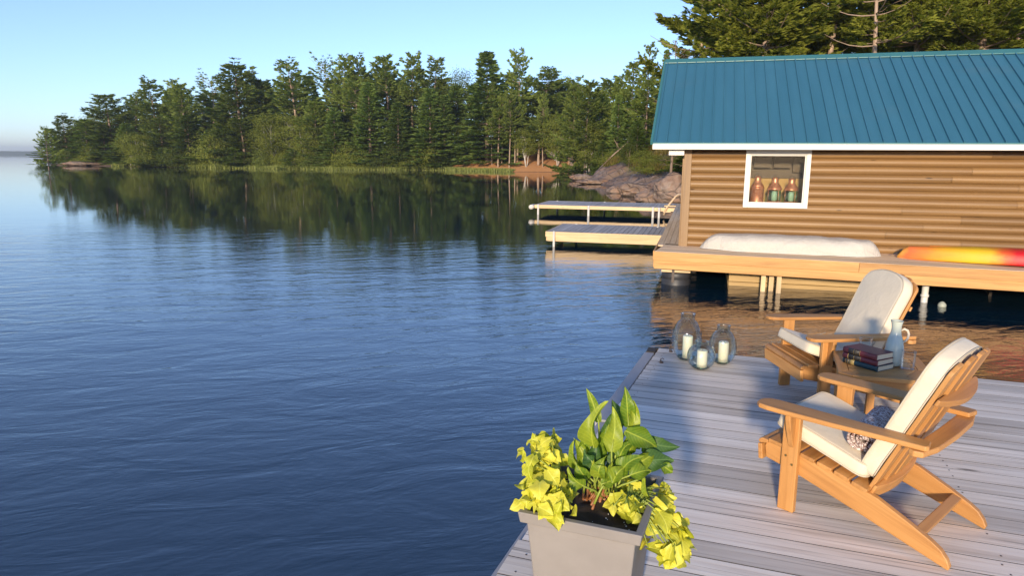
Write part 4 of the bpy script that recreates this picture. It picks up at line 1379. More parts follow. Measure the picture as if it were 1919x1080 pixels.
# ------------------------------------------------------------------ the two small docks beyond the boathouse
LOWD = .42          # the two small docks lie lower than the boathouse deck
def small_dock(name, label, x0, x1, y0, y1, posts, deep, skew=0.0):
    t = thing(name, label, 'dock', (WX, WY, LOWD), YB)
    mb = MB(); x = x0 + .003
    while x < x1 - .02:
        wdt = min(.14, x1 - x)
        mb.box((x + wdt / 2, (y0 + y1) / 2, -.018), (wdt - .012, y1 - y0, .035)); x += wdt
    mb.build('deck_boards', M['greydeck'], t, .003)
    mb = MB()
    mb.box(((x0 + x1) / 2, y0 - .022, -.075), (x1 - x0 + .05, .04, .15))
    mb.box((x0 - .022, (y0 + y1) / 2, -.075), (.04, y1 - y0, .15))
    mb.box(((x0 + x1) / 2, y1 + .022, -.075), (x1 - x0 + .05, .04, .15))
    if deep:
        mb.box(((x0 + x1) / 2 + .02, y0 + .0, -.212), (x1 - x0 - .02, .04, .12))
        mb.box((x0 + .0, (y0 + y1) / 2, -.212), (.04, y1 - y0 - .05, .12))
    mb.build('rim_boards', M['palewood'], t, .005)
    mb = MB(); mb.box(((x0 + x1) / 2, (y0 + y1) / 2, -.085), (x1 - x0 - .06, y1 - y0 - .06, .09)); mb.build('frame', M['darkwood'], t)  # solid dark box added to stop light coming through the board gaps
    for px_, py_, r in posts:
        b = MB(); b.tube([(px_, py_, -1.7), (px_, py_, .02)], r, 12); b.build('post', M['steel'], t)
    return t
small_dock('small_dock', 'nearer of two small pale docks reaching out left from the boathouse walkway', -3.84, -.56, 4.38, 6.82,
           ((-3.62, 4.325, .034), (-3.4, 6.7, .034), (-.9, 6.6, .034)), True)
fd = small_dock('small_dock', 'farther long narrow dock on thin white posts beyond the nearer small dock', -6.72, -.3, 15.1, 18.05,
                ((-6.58, 15.05, .045), (-4.35, 15.04, .05), (-4.05, 17.9, .045), (-6.3, 17.9, .045), (-1.62, 15.04, .05), (-1.36, 14.9, .045)), False)
b = MB(); b.tube([(-6.85, 14.8, -.09), (-6.85, 15.4, -.09)], .10, 12); b.build('bumper', M['white'], fd)
lad = thing('ladder_handrail', 'tan looped handrail standing at the boathouse end of the far dock', 'handrail', WM @ Vector((-.62, 15.0, LOWD - DECK)), YB)
for yy in (0, .45):
    b = MB(); b.tube([(-.55, yy, -.3), (-.42, yy, .05), (-.1, yy, .48), (.0, yy, .56), (.10, yy, .57), (.18, yy, .50), (.2, yy, .3), (.2, yy, 0)], .042, 10)
    b.build('rail_loop', M['tan'], lad)
b = MB(); b.box((-.18, .22, .08), (.72, .5, .05)); b.build('tread', M['palewood'], lad)
b = MB(); b.box((-.42, .22, -.16), (.30, .5, .04)); b.build('tread', M['palewood'], lad)

# ------------------------------------------------------------------ the near dock
YD = rad(-19.57)
nd = thing('floating_dock', 'weathered grey plank dock carrying the two chairs and the planter', 'dock', (0, 0, DECK), YD)
PW, GAP = .1465, .0065
FARY = 6.535
mb = MB()
def left_edge(y): return -.822 - .040 * (FARY - y) + (0 if y > 4.4 else random.uniform(-.012, .006))
y = FARY; i = 0
while y > -1.6:
    xl = left_edge(y)
    segs = [(xl, 9.0)]
    if i % 3 == 1: j = 3.4 + (i * 1.37) % 2.2; segs = [(xl, j - .002), (j + .002, 9.0)]
    elif i % 3 == 2: j = 2.2 + (i * 0.77) % 1.0; segs = [(xl, j - .002), (j + .002, 9.0)] if i % 2 else segs
    for a, b in segs:
        z = random.uniform(-.0012, .0)
        mb.box(((a + b) / 2, y - PW / 2, -.019 + z), (b - a, PW - GAP, .038)); mb.mi[-4] = mb.mi[-3] = 2  # side faces carry the painted gap shade
        gl = mb.g
    for xx in (xl + .07, 1.15, 2.35, 3.55):
        for dy in (.035, .105):
            if random.random() < .75:
                mb.lathe([(.0048, -.003), (.0048, .0008), (.0, .001)], 7, (xx + random.uniform(-.012, .012), y - dy + random.uniform(-.008, .008), .0), mi=1)
    y -= PW; i += 1
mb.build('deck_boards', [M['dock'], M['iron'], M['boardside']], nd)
mb = MB()
P1, P0 = Vector((-.895, FARY + .01, -.055)), Vector((-.96, 4.55, -.055))
dd_ = (P1 - P0).normalized()
mb.prism([(-.035, -.045), (.055, -.045), (.055, .045), (-.035, .045)], 0, (P1 - P0).length - .16, Vector((1, 0, 0)), Z_, dd_, P0)
P2 = Vector((-1.01, 2.2, -.055))
mb.prism([(-.01, -.055), (.05, -.055), (.05, .03), (-.01, .03)], 0, (P0 - P2).length, Vector((1, 0, 0)), Z_, (P0 - P2).normalized(), P2)
mb.build('edge_trim', M['edge'], nd, .006)
mb = MB()
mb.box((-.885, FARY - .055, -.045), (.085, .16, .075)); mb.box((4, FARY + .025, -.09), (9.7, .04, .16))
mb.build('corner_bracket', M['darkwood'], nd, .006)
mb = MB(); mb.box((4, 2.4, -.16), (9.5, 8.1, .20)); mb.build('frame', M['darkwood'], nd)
for i, (xx, yy) in enumerate(((-.70, 6.44), (-.735, 6.05))):
    mb = MB()
    mb.lathe([(.018, 0), (.018, .008), (.010, .012), (.010, .018), (.0, .019)], 12, (xx, yy, .0))
    mb.tube([(xx - .012, yy, .012), (xx - .006, yy + .004, .035), (xx + .012, yy + .006, .04), (xx + .02, yy + .008, .03)], .004, 6)
    mb.build('rope_eye', M['iron'], nd)
# ------------------------------------------------------------------ chairs
def arc(cx, cy, r, a0, a1, n):
    return [(cx + r * math.cos(a0 + (a1 - a0) * i / n), cy + r * math.sin(a0 + (a1 - a0) * i / n)) for i in range(n + 1)]


def make_chair(label, loc, rz, group):
    """local axes: x to the sitter's right, y forward, z up; origin between the rear feet"""
    t = thing('adirondack_chair', label, 'chair', loc, rz, group)
    W = M['teak']
    for sx in (-1, 1):
        # long side rail that is also the rear leg
        prof = [(0.0, 0.0), (.10, .028), (.40, .115), (.72, .204), (.885, .238), (.895, .30), (.885, .333),
                (.73, .315), (.52, .275), (.32, .222), (.16, .150), (.075, .108), (.035, .082), (.008, .048), (-.006, .015)]
        mb = MB(); x0 = sx * .2655
        mb.prism(prof, x0 - .0165, x0 + .0165, Y_, Z_, X_, gdir=rad(17))
        mb.build('side_rail', W, t, .005, 2)
        mb = MB(); mb.box((sx * .301, .743, .27), (.034, .086, .54)); mb.build('front_leg', W, t, .005, 2)
        br = [(0, .54), (.066, .54), (.066, .515), (.052, .47), (.030, .41), (.012, .37), (0, .35)]
        mb = MB(); mb.prism(br, -.014, .014, Vector((sx, 0, 0)), Z_, Y_, (sx * .3185, .735, 0), gdir=math.pi / 2)
        mb.build('arm_bracket', W, t, .004)
        out = [(.262, .13), (.335, .115), (.352, .125), (.366, .30), (.388, .52), (.402, .74), (.404, .84), (.396, .885), (.372, .908), (.335, .915),
               (.300, .908), (.278, .885), (.268, .84), (.264, .60)]
        mb = MB(); mb.prism([(sx * a, b) for a, b in out], .541, .566, X_, Y_, Z_, gdir=math.pi / 2)
        mb.build('armrest', W, t, .006, 3)
        for z, y in ((.30, .76), (.26, .725), (.44, .745)):
            mb = MB(); mb.tube([(sx * .317, y, z), (sx * .3205, y, z)], .0065, 10, smooth=False); mb.build('screw', M['brass'], t)
    # seat slats across the rails
    mb = MB()
    ys = [.40 + i * .0865 for i in range(6)]
    def railtop(y): return np.interp(y, [.16, .32, .52, .73, .885], [.150, .222, .275, .315, .333])
    for y in ys:
        z = railtop(y) + .011; a = math.atan2(railtop(y + .04) - railtop(y - .04), .08)
        mb.box((0, y, z), (.60, .076, .021), Matrix.Rotation(a, 3, 'X'))
    mb.prism([(.872, .322), (.905, .326), (.920, .316), (.926, .300), (.908, .294), (.90, .30), (.872, .304)], -.30, .30, Y_, Z_, X_, (0, 0, .02))
    mb.box((0, .9105, .268), (.60, .024, .085), Matrix.Rotation(rad(-6), 3, 'X'))
    mb.build('seat', W, t, .004, 2)
    mb = MB(); mb.box((0, .70, .225), (.495, .024, .075)); mb.build('front_apron', W, t, .004)
    # fan back
    bd = Vector((0, -.345, .80)).normalized(); bn = Vector((0, bd.z, -bd.y))
    b0 = Vector((0, .374, .232))
    mb = MB()
    ws = .0965; lean = [-.012, -.006, 0, .006, .012]
    for i in range(5):
        xc = (i - 2) * .103
        def top(x): return .785 - .075 * (x / .26) ** 2 * 1.0
        pl = [(xc - ws / 2, 0), (xc + ws / 2, 0), (xc + ws / 2 + lean[i] * .5, top(xc + ws / 2) - .012), (xc + ws / 2 - .012 + lean[i] * .5, top(xc + ws / 2 - .012)),
              (xc + lean[i] * .5, top(xc) + .006), (xc - ws / 2 + .012 + lean[i] * .5, top(xc - ws / 2 + .012)), (xc - ws / 2 + lean[i] * .5, top(xc - ws / 2) - .012)]
        cv = -.018 * (1 - (xc / .21) ** 2)          # slightly dished
        mb.prism(pl, -.010, .010, X_, bd, bn, b0 + bn * cv, gdir=math.pi / 2)
    mb.build('backrest', W, t, .004, 2)
    # rear braces
    def curved(x0, depth, h, o_, up, outv, name, ext=.26):
        n = 12
        pl = [(-ext + 2 * ext * i / n, 0.0 + .000) for i in range(n + 1)]
        pl = [(a, -.016 - .012 * (1 - (a / ext) ** 2) * 0) for a, b in pl] + [(ext * (1 - 2 * i / n), -.03 - depth * (1 - (1 - 2 * i / n) ** 2)) for i in range(n + 1)]
        mb = MB(); mb.prism(pl, -h / 2, h / 2, X_, outv, up, o_)
        return mb.build(name, W, t, .004, 2)
    p_up = b0 + bd * .565
    curved(0, .055, .034, p_up, bd, bn, 'upper_brace', .262)
    curved(0, .032, .075, b0 + bd * .012 + bn * .006, bd, bn, 'lower_brace', .262)
    mb = MB()
    mb.prism([(-.372, .006), (-.36, -.03), (-.24, -.055), (0, -.062), (.24, -.055), (.36, -.03), (.372, .006), (.36, .03), (.0, .026), (-.36, .03)], .512, .5405, X_, Y_, Z_, (0, .158, 0))
    mb.build('arm_support', W, t, .005, 2)
    mb = MB(); mb.box((0, .135, .118), (.499, .046, .026), Matrix.Rotation(rad(18), 3, 'X')); mb.build('stretcher', W, t, .004, 2)
    return t


def pad(name, poly, thick, P, Q, R, o, parent, puff=.010):
    """a cushion: outline poly in (P,Q), thickness along R, softly domed, with piped edges"""
    n = len(poly)
    cx_ = sum(p[0] for p in poly) / n; cy_ = sum(p[1] for p in poly) / n
    rows = []
    prof = []
    steps = 5
    rr = min(.022, thick * .4)
    rings = [(0.0, 0.0 - puff), (.45, -puff * .85), (.80, -puff * .35), (.93, .0)]
    seq = [(s, h) for s, h in rings]
    outline = []
    for s, h in rings: outline.append((s, 0.0, h))
    for i in range(1, 5):
        a = math.pi / 2 * i / 4
        outline.append((None, rr * math.sin(a) , rr * (1 - math.cos(a))))
    for i in range(0, 5):
        a = math.pi / 2 * i / 4
        outline.append((None, rr * math.cos(a), thick - rr + rr * math.sin(a)))
    for s, h in reversed(rings): outline.append((s, 0.0, thick - h))
    def at_ring(s, d, h, i):
        p = poly[i]
        vx, vy = p[0] - cx_, p[1] - cy_
        L = math.hypot(vx, vy)
        inner = (L - rr) / L
        k = (inner * (s if s is not None else 1.0)) if s is not None else (L - rr + d) / L
        w_ = .0022 * noise.noise(Vector((p[0] * 30 + h * 40, p[1] * 30, h * 60)))
        wr = 0
        if s is None and rr < h < thick - rr * .9: wr = w_
        return o + P * (cx_ + vx * (k + wr)) + Q * (cy_ + vy * (k + wr)) + R * (h + .003 * noise.noise(Vector((vx * k * 8, vy * k * 8, thick))))
    for s, d, h in outline:
        rows.append([at_ring(max(s, .001) if s is not None else None, d, h, i) for i in range(n)])
    mb = MB(); mb.sheet(rows, closeu=True)
    ob = mb.build(name, M['canvas'], parent, subsurf=1)
    pp = MB()
    for h in (rr * .25, thick - rr * .25):
        pp.tube([at_ring(None, rr * .80, h, i) + R * 0 for i in range(n)], .0042, 6, closed=True)
    pp.build('piping', M['piping'], ob)
    return ob


def rounded(poly, r, n=4, step=.05):
    """round the corners of a polygon and subdivide its sides"""
    out = []; m = len(poly)
    for i in range(m):
        a, b, c = Vector(poly[i - 1]), Vector(poly[i]), Vector(poly[(i + 1) % m])
        u = (a - b).normalized(); v = (c - b).normalized()
        rr = min(r, (a - b).length * .45, (c - b).length * .45)
        for k in range(n + 1):
            s = k / n
            p = (b + u * rr) * (1 - s) ** 2 + b * 2 * s * (1 - s) + (b + v * rr) * s ** 2
            out.append((p.x, p.y))
        e0 = b + v * rr; e1 = c - v * min(r, (c - b).length * .45, 1e9)
        k = int((e1 - e0).length / step)
        for q in range(1, k): 
            p = e0.lerp(e1, q / k); out.append((p.x, p.y))
    return out


def make_cushion(label, loc, rz, group):
    t = thing('chair_cushion', label, 'cushion', loc, rz, group)
    sd_ = Vector((0, .50, .158)).normalized(); sn = Vector((0, -sd_.z, sd_.y))
    so = Vector((0, .392, .282))
    pad('seat_pad', rounded([(-.255, 0), (.255, 0), (.262, .50), (-.262, .50)], .06), .078, X_, sd_, sn, so + Vector((0, 0, -.006)), t, .008)
    bd = Vector((0, -.345, .80)).normalized(); bn = Vector((0, bd.z, -bd.y))
    bo = Vector((0, .374, .232)) + bn * .012 + bd * .045
    pad('back_pad', rounded([(-.245, 0), (.245, 0), (.252, .63), (.205, .695), (.10, .728), (0, .736), (-.10, .728), (-.205, .695), (-.252, .63)], .06), .086, X_, bd, bn, bo, t, .010)
    return t


CH1, A1 = Vector((2.152, 2.98, DECK)), rad(131.5)
CH2, A2 = Vector((2.962, 5.115, DECK)), rad(184)
gC, gK = 'adirondack chairs on the near dock', 'cream cushions on the adirondack chairs'
make_chair('wooden adirondack chair seen from behind, with the rolled towel on its seat', CH1, A1 - math.pi / 2, gC)
make_chair('wooden adirondack chair facing left by the dock edge, behind the little table', CH2, A2 - math.pi / 2, gC)
make_cushion('cream cushion on the chair seen from behind, under the rolled towel', CH1, A1 - math.pi / 2, gK)
make_cushion('cream cushion on the chair by the dock edge behind the table', CH2, A2 - math.pi / 2, gK)

# rolled patterned towel on the near seat
Rz1 = Matrix.Rotation(A1 - math.pi / 2, 3, 'Z')
tw = CH1 + Rz1 @ Vector((.01, .470, .446))
rows = []; gs = []
turns = 3.6; n = 96; ns = 10
for j in range(ns + 1):
    x = -.20 + .40 * j / ns
    r_row = []
    for i in range(n + 1):
        a = turns * 2 * math.pi * i / n
        rr = .012 + (.073 - .012) * i / n
        rr *= 1 + .03 * math.sin(a * 1.7 + x * 4) + .02 * noise.noise(Vector((a, x * 9, 0)))
        xe = x + (.012 * math.sin(a * 2.3) if j in (0, ns) else 0)
        r_row.append(Vector((xe, rr * math.cos(a) * 1.06, rr * math.sin(a) * .94)))
        gs.append((x * 1.0, a * rr * .55 , 0.0))
    rows.append(r_row)
mb = MB(); mb.sheet(rows, gs=gs)
b0_ = len(mb.v)
tow = mb.build('rolled_towel', M['towel'], loc=tw, rz=A1 - math.pi / 2 + rad(7))
md = tow.modifiers.new('thick', 'SOLIDIFY'); md.thickness = .010; md.offset = 0
tag(tow, 'rolled towel with a brown and white paisley pattern on the near chair cushion', 'towel')

# ------------------------------------------------------------------ side table between the chairs
TZ = DECK + .487
tp = [(2.232, 4.648), (2.043, 4.163), (2.098, 4.098), (2.435, 4.004), (2.635, 4.19), (2.735, 4.50), (2.56, 4.74)]
tcx = sum(p[0] for p in tp) / len(tp); tcy = sum(p[1] for p in tp) / len(tp)
tb = thing('side_table', 'low angular wooden table with the books and carafe between the two chairs', 'side table', (tcx, tcy, DECK), 0)
lp = [(a - tcx, b - tcy) for a, b in tp]
inner = [(a * .76, b * .76) for a, b in lp]
mb = MB(); nP = len(lp)
for i in range(nP):
    j = (i + 1) % nP
    e = Vector((lp[j][0] - lp[i][0], lp[j][1] - lp[i][1]))
    g = math.atan2(e.y, e.x)
    sh = .0012
    ni = (Vector(lp[i]).lerp(Vector(lp[j]), .004), Vector(lp[i]).lerp(Vector(lp[j]), .996), Vector(inner[i]).lerp(Vector(inner[j]), .996), Vector(inner[i]).lerp(Vector(inner[j]), .004))
    mb.prism([(p.x, p.y) for p in ni], TZ - DECK - .026, TZ - DECK, X_, Y_, Z_, gdir=g)
mb.build('table_rim', M['teak'], tb, .003)
mb = MB()
gd = math.atan2(lp[3][1] - lp[2][1], lp[3][0] - lp[2][0])
U = Vector((math.cos(gd), math.sin(gd))); V = Vector((-U.y, U.x))
def clip_strip(poly, lo_, hi_):
    def cut(pl, f):
        o2 = []
        for i in range(len(pl)):
            a, b = pl[i], pl[(i + 1) % len(pl)]
            fa, fb = f(a), f(b)
            if fa >= 0: o2.append(a)
            if (fa >= 0) != (fb >= 0):
                s = fa / (fa - fb); o2.append(a.lerp(b, s))
        return o2
    pl = [Vector(p) for p in poly]
    pl = cut(pl, lambda p: p.dot(V) - lo_)
    if pl: pl = cut(pl, lambda p: hi_ - p.dot(V))
    return pl
v = -.32
while v < .36:
    pl = clip_strip([(a * .985, b * .985) for a, b in inner], v, v + .069)
    if len(pl) >= 3: mb.prism([(p.x, p.y) for p in pl], TZ - DECK - .024, TZ - DECK - .001, X_, Y_, Z_, gdir=gd)
    v += .074
mb.build('table_slats', M['teak'], tb, .002)
mb = MB()
ap = [(a * .86, b * .86) for a, b in lp]
for i in range(nP):
    j = (i + 1) % nP
    a, b = Vector(ap[i]), Vector(ap[j]); e = b - a
    mb.box(((a.x + b.x) / 2, (a.y + b.y) / 2, TZ - DECK - .072), (e.length - .012, .02, .085), Matrix.Rotation(math.atan2(e.y, e.x), 3, 'Z'))
mb.build('apron', M['teak'], tb, .003)
for i in (0, 1, 3, 4, 6):
    a = Vector(ap[i]) * .93
    mb = MB(); mb.box((a.x, a.y, (TZ - DECK - .03) / 2), (.05, .05, TZ - DECK - .03), Matrix.Rotation(gd, 3, 'Z')); mb.build('leg', M['teak'], tb, .004)

# books, carafe and glasses
def book(label, z0, th, cover, spine, w_, l_, rz, cpos, bands):
    t = thing('book', label, 'book', (cpos[0], cpos[1], TZ + z0), rz, 'stack of old books on the side table')
    # local: x along the spine, y from spine to fore-edge
    mb = MB()
    mb.box((0, w_ / 2, .0015), (l_, w_, .003)); mb.box((0, w_ / 2, th - .0015), (l_, w_, .003))
    mb.build('cover', M[cover], t, .001)
    sp_ = MB()
    pr = arc(0, th / 2, th / 2, math.pi / 2, 3 * math.pi / 2, 10)
    sp_.prism([(a * .55, b) for a, b in pr] + [(.004, 0), (.004, th)], -l_ / 2, l_ / 2, Y_, Z_, X_, smooth=True)
    so_ = sp_.build('spine', M[spine], t)
    for x0, x1, mm in bands:
        b = MB(); b.prism([(a * .55 - .0007, .0 + b_ * 1.0) for a, b_ in pr] + [(.003, .001), (.003, th - .001)], x0 * l_, x1 * l_, Y_, Z_, X_, smooth=True)
        b.build('spine_label' if mm != 'gold' else 'gilt_band', M[mm], so_)
    b = MB(); b.box((0, w_ / 2 + .001, th / 2), (l_ - .007, w_ - .008, th - .006)); b.build('pages', M['pages'], t)
    return t
s0, s1, s2 = Vector((2.173, 4.376)), Vector((2.288, 4.166)), Vector((2.437, 4.238))
e = s1 - s0; rzb = math.atan2(e.y, e.x); mid = (s0 + s1) / 2; wB = (s2 - s1).length
book('teal-spined old book at the bottom of the stack on the table', 0, .034, 'book_teal', 'book_teal', wB, e.length, rzb, mid, ((-.46, -.30, 'book_dark'), (-.29, -.16, 'gold'), (-.42, -.41, 'gold'), (-.35, -.34, 'gold')))
book('red old book with a dark label, sandwiched in the middle of the stack', .0345, .035, 'book_red', 'book_top', wB * .99, e.length * .99, rzb + .015, mid + Vector((-.002, .004)), ((-.33, .02, 'book_dark'), (-.17, -.155, 'gold'), (-.345, -.335, 'gold'), (.02, .03, 'gold')))
book('maroon old book lying uppermost on the stack', .070, .037, 'book_red', 'book_top', wB * .97, e.length * .98, rzb - .02, mid + Vector((-.004, .008)), ((-.33, .0, 'book_dark'), (-.17, -.16, 'gold'), (-.10, -.095, 'gold'), (.01, .02, 'gold')))

cz = TZ
jp = Vector((2.462, 4.315, cz))
t = thing('carafe', 'pale green glazed carafe with a cream handle on the table', 'carafe', jp, rad(-18))
mb = MB(); mb.lathe([(.030, 0), (.042, .002), (.050, .012), (.055, .05), (.056, .09), (.053, .13), (.044, .175), (.034, .205), (.029, .225), (.028, .25), (.031, .275), (.036, .292), (.0375, .296), (.034, .297), (.029, .28), (.025, .25), (.0, .24)], 40)
mb.build('body', M['carafe'], t)
mb = MB(); mb.tube([(.0365 * math.cos(a), .0365 * math.sin(a), .2965) for a in [2 * math.pi * i / 36 for i in range(36)]], .0014, 5, closed=True); mb.build('dark_lip', M['iron'], t)
mb = MB(); mb.tube([(.028, 0, .232), (.045, 0, .245), (.064, 0, .236), (.073, 0, .212), (.070, 0, .185), (.058, 0, .166), (.044, 0, .158)], [.006, .0075, .008, .008, .008, .0075, .006], 10)
mb.build('handle', M['cream'], t)


def tumbler(p, label, h=.118, r=.041):
    t = thing('drinking_glass', label, 'glass', p, 0, 'drinking glasses on the side table')
    mb = MB(); mb.lathe([(.0, .0), (r * .93, .0), (r * .97, .004), (r, h)], 40); mb.f = [f for f in mb.f if len(f) == 4]; mb.sm = [True] * len(mb.f); mb.mi = [0] * len(mb.f)
    mb.build('tumbler', M['tumbler'], t)
    mb = MB(); mb.tube([((r - .001) * math.cos(a), (r - .001) * math.sin(a), h) for a in [2 * math.pi * i / 40 for i in range(40)]], .002, 5, closed=True); mb.build('rim', M['jar'], t)
tumbler(Vector((2.512, 4.232, cz)), 'clear drinking glass standing on the table right of the carafe')
tumbler(Vector((2.395, 4.545, cz)), 'clear drinking glass half hidden behind the book stack')

# ------------------------------------------------------------------ glass jars with candles
def jar(px, py, R_, H_, label, ch, clabel, group='candle jars at the corner of the dock'):
    p = atz(px, py, DECK + .001)
    d = Vector((p.x, p.y, 0)).normalized() * R_ * .55
    p = p + Vector((d.x, d.y, 0))
    t = thing('glass_jar', label, 'glass jar', p, 0, group)
    prof = []
    for i in range(25):
        u = i / 24
        s = math.sin(math.pi * (.13 + .76 * u) ** .92)
        prof.append((R_ * max(.30, s) , H_ * .92 * u))
    mo = prof[-1][0]
    mo = R_ * .46
    prof = [(R_ * (.50 + .50 * math.sin(math.pi / 2 * min(1, u / .40)) ** .9) if u < .40 else mo + (R_ - mo) * math.cos(math.pi / 2 * ((u - .40) / .60) ** 1.35) ** .85, H_ * .925 * u) for u in [i / 28 for i in range(29)]]
    prof = []
    for i in range(31):
        u = i / 30; q = (u - .46) / .50 if u < .46 else (u - .46) / .54
        prof.append((max(mo if u > .5 else 0, R_ * (1 - abs(q) ** (2.3 if u > .46 else 2.1)) ** (.52 if u > .46 else .5)), H_ * .935 * u))
    body = [(.001, .004)] + prof + [(mo * .99, H_ * .945), (mo * 1.0, H_ * .985), (mo * 1.05, H_)]
    mb = MB(); mb.lathe(body, 48); mb.f = [f for f in mb.f if len(f) == 4]; mb.sm = [True] * len(mb.f); mb.mi = [0] * len(mb.f)
    mb.build('jar_body', M['jar'], t)
    mb = MB(); mb.lathe([(.001, .001), (prof[0][0] * .98, .001), (prof[2][0] * .97, prof[2][1]), (prof[2][0] * .8, .016), (.001, .018)], 40); mb.build('jar_foot', M['jarbase'], t)
    mb = MB(); mb.tube([(mo * 1.045 * math.cos(a), mo * 1.045 * math.sin(a), H_) for a in [2 * math.pi * i / 48 for i in range(48)]], .0034, 6, closed=True); mb.build('jar_rim', M['jar'], t)
    cd = thing('candle', clabel, 'candle', p + Vector((.006, -.01, .019)), 0, 'pillar candles in the glass jars')
    mb = MB(); r = .044
    mb.lathe([(.0, 0), (r - .002, 0), (r, .003), (r, ch - .008), (r - .004, ch), (r - .012, ch - .002), (.012, ch - .008), (.0, ch - .008)], 32)
    mb.build('wax', M['candle'], cd)
    mb = MB(); mb.tube([(0, 0, ch - .01), (.001, 0, ch + .004), (.004, 0, ch + .012)], .0016, 5); mb.build('wick', M['wick'], cd)
jar(1285, 678, .132, .425, 'tallest egg-shaped clear glass jar, rearmost of the candle jars', .205, 'tallest ivory pillar candle inside the rearmost jar')
jar(1312.5, 695, .119, .242, 'smallest round glass jar, standing in front of the two taller jars', .150, 'ivory candle inside the smallest front jar')
jar(1352, 685, .119, .345, 'mid-size glass jar nearest to the far chair', .180, 'ivory candle inside the mid-size jar')

# ------------------------------------------------------------------ planter and its plants
PZ = DECK + .50
FLc, FRc, BRc = Vector((.039, 2.373)), Vector((.470, 2.208)), Vector((.621, 2.681))
BLc = FLc + (BRc - FRc)
pc = (FLc + FRc + BRc + BLc) / 4
ax = (FRc - FLc).normalized(); rzp = math.atan2(ax.y, ax.x)
hw = .232; hd = .247
pl = thing('planter', 'square tapered taupe planter at the near end of the dock', 'planter', (pc.x, pc.y, DECK), rzp)
def ring(h, k, z): return [Vector((-hw * k + h, -hd * k + h, z)), Vector((hw * k - h, -hd * k + h, z)), Vector((hw * k - h, hd * k - h, z)), Vector((-hw * k + h, hd * k - h, z))]
mb = MB()
mb.sheet([ring(0, .72, 0), ring(0, .885, .452)], smooth=False, closeu=True)
mb.f.append((3, 2, 1, 0)); mb.sm.append(False); mb.mi.append(0)
mb.build('pot_body', M['pot'], pl, .006, 3)
mb = MB()
mb.sheet([ring(0, .878, .452), ring(0, .97, .455), ring(0, 1.0, .500), ring(.026, 1.0, .500), ring(.030, 1.0, .42)], smooth=False, closeu=True)
mb.build('pot_rim', M['pot'], pl, .004, 3)
rows = []
for j in range(25):
    rows.append([])
    for i in range(25):
        x, y = -hw * .87 + 2 * hw * .87 * i / 24, -hd * .87 + 2 * hd * .87 * j / 24
        rows[-1].append(Vector((x, y, .452 + .016 * noise.fractal(Vector((x * 14, y * 14, 0)), 1, 2, 4) + .02 * (1 - (x / hw) ** 2))))
mb = MB(); mb.sheet(rows)
so_ = mb.build('soil', M['soil'], pl)
mb = MB()
for q in range(60):
    i, j = random.randrange(2, 23), random.randrange(2, 23)
    p = rows[j][i] + Vector((random.uniform(-.008, .008), random.uniform(-.008, .008), .001))
    r = random.uniform(.0015, .0035); mb.lathe([(.0, -r), (r, 0), (.0, r)], 6, p)
mb.build('perlite_grains', M['perlite'], so_)


def leaf_rows(base, tip, width, shape, fold, curl, nrm_, wav=.0, nu=9, nv=6):
    """leaf surface between base and tip; nrm_ = rough upper-side direction"""
    ax_ = tip - base; L = ax_.length; ax_.normalize()
    s_ = ax_.cross(nrm_)
    if s_.length < 1e-4: s_ = ax_.orthogonal()
    s_.normalize(); up = s_.cross(ax_)
    ph = random.uniform(0, 6); tws = random.gauss(0, .75)
    s0_, up0_ = s_.copy(), up.copy()
    rows = []; gs = []
    for i in range(nu + 1):
        u = i / nu
        w_ = max(.0008, shape(u)) * width / 2
        ca, sa = math.cos(tws * (u - .3)), math.sin(tws * (u - .3))
        s_, up = s0_ * ca + up0_ * sa, up0_ * ca - s0_ * sa
        c = base + ax_ * (L * u) + up0_ * (curl * L * math.sin(math.pi * u) - abs(curl) * .0)
        r = []
        back = -.16 * L * max(0, 1 - u / .25) if shape is heart else 0
        for k in range(-nv, nv + 1):
            v = k / nv
            z = fold * v * v * w_ - .22 * L * max(0, u - .35) ** 2 * 2.2 + wav * width * math.sin(ph + u * 9 + v * 2) * abs(v)
            r.append(c + s_ * (v * w_) * math.cos(fold * .6) + up * z + ax_ * (back * abs(v)))
            gs.append((u * L, v * w_, abs(v) * .02))
        rows.append(r)
    return rows, gs

heart = lambda u: (1.0 * (math.sin(math.pi * min(1, (u + .10) / .62) / 2) if u < .30 else math.cos(math.pi / 2 * ((u - .30) / .70)) ** .80)) * (1 + .06 * math.sin(u * 13 + 2.0))
lance = lambda u: math.sin(math.pi * (.06 + .94 * u) ** .72) ** .85
arrow = lambda u: (1.05 * math.cos(math.pi / 2 * max(0, (u - .22) / .78)) ** 1.0 if u > .22 else .35 + .7 * u / .22)

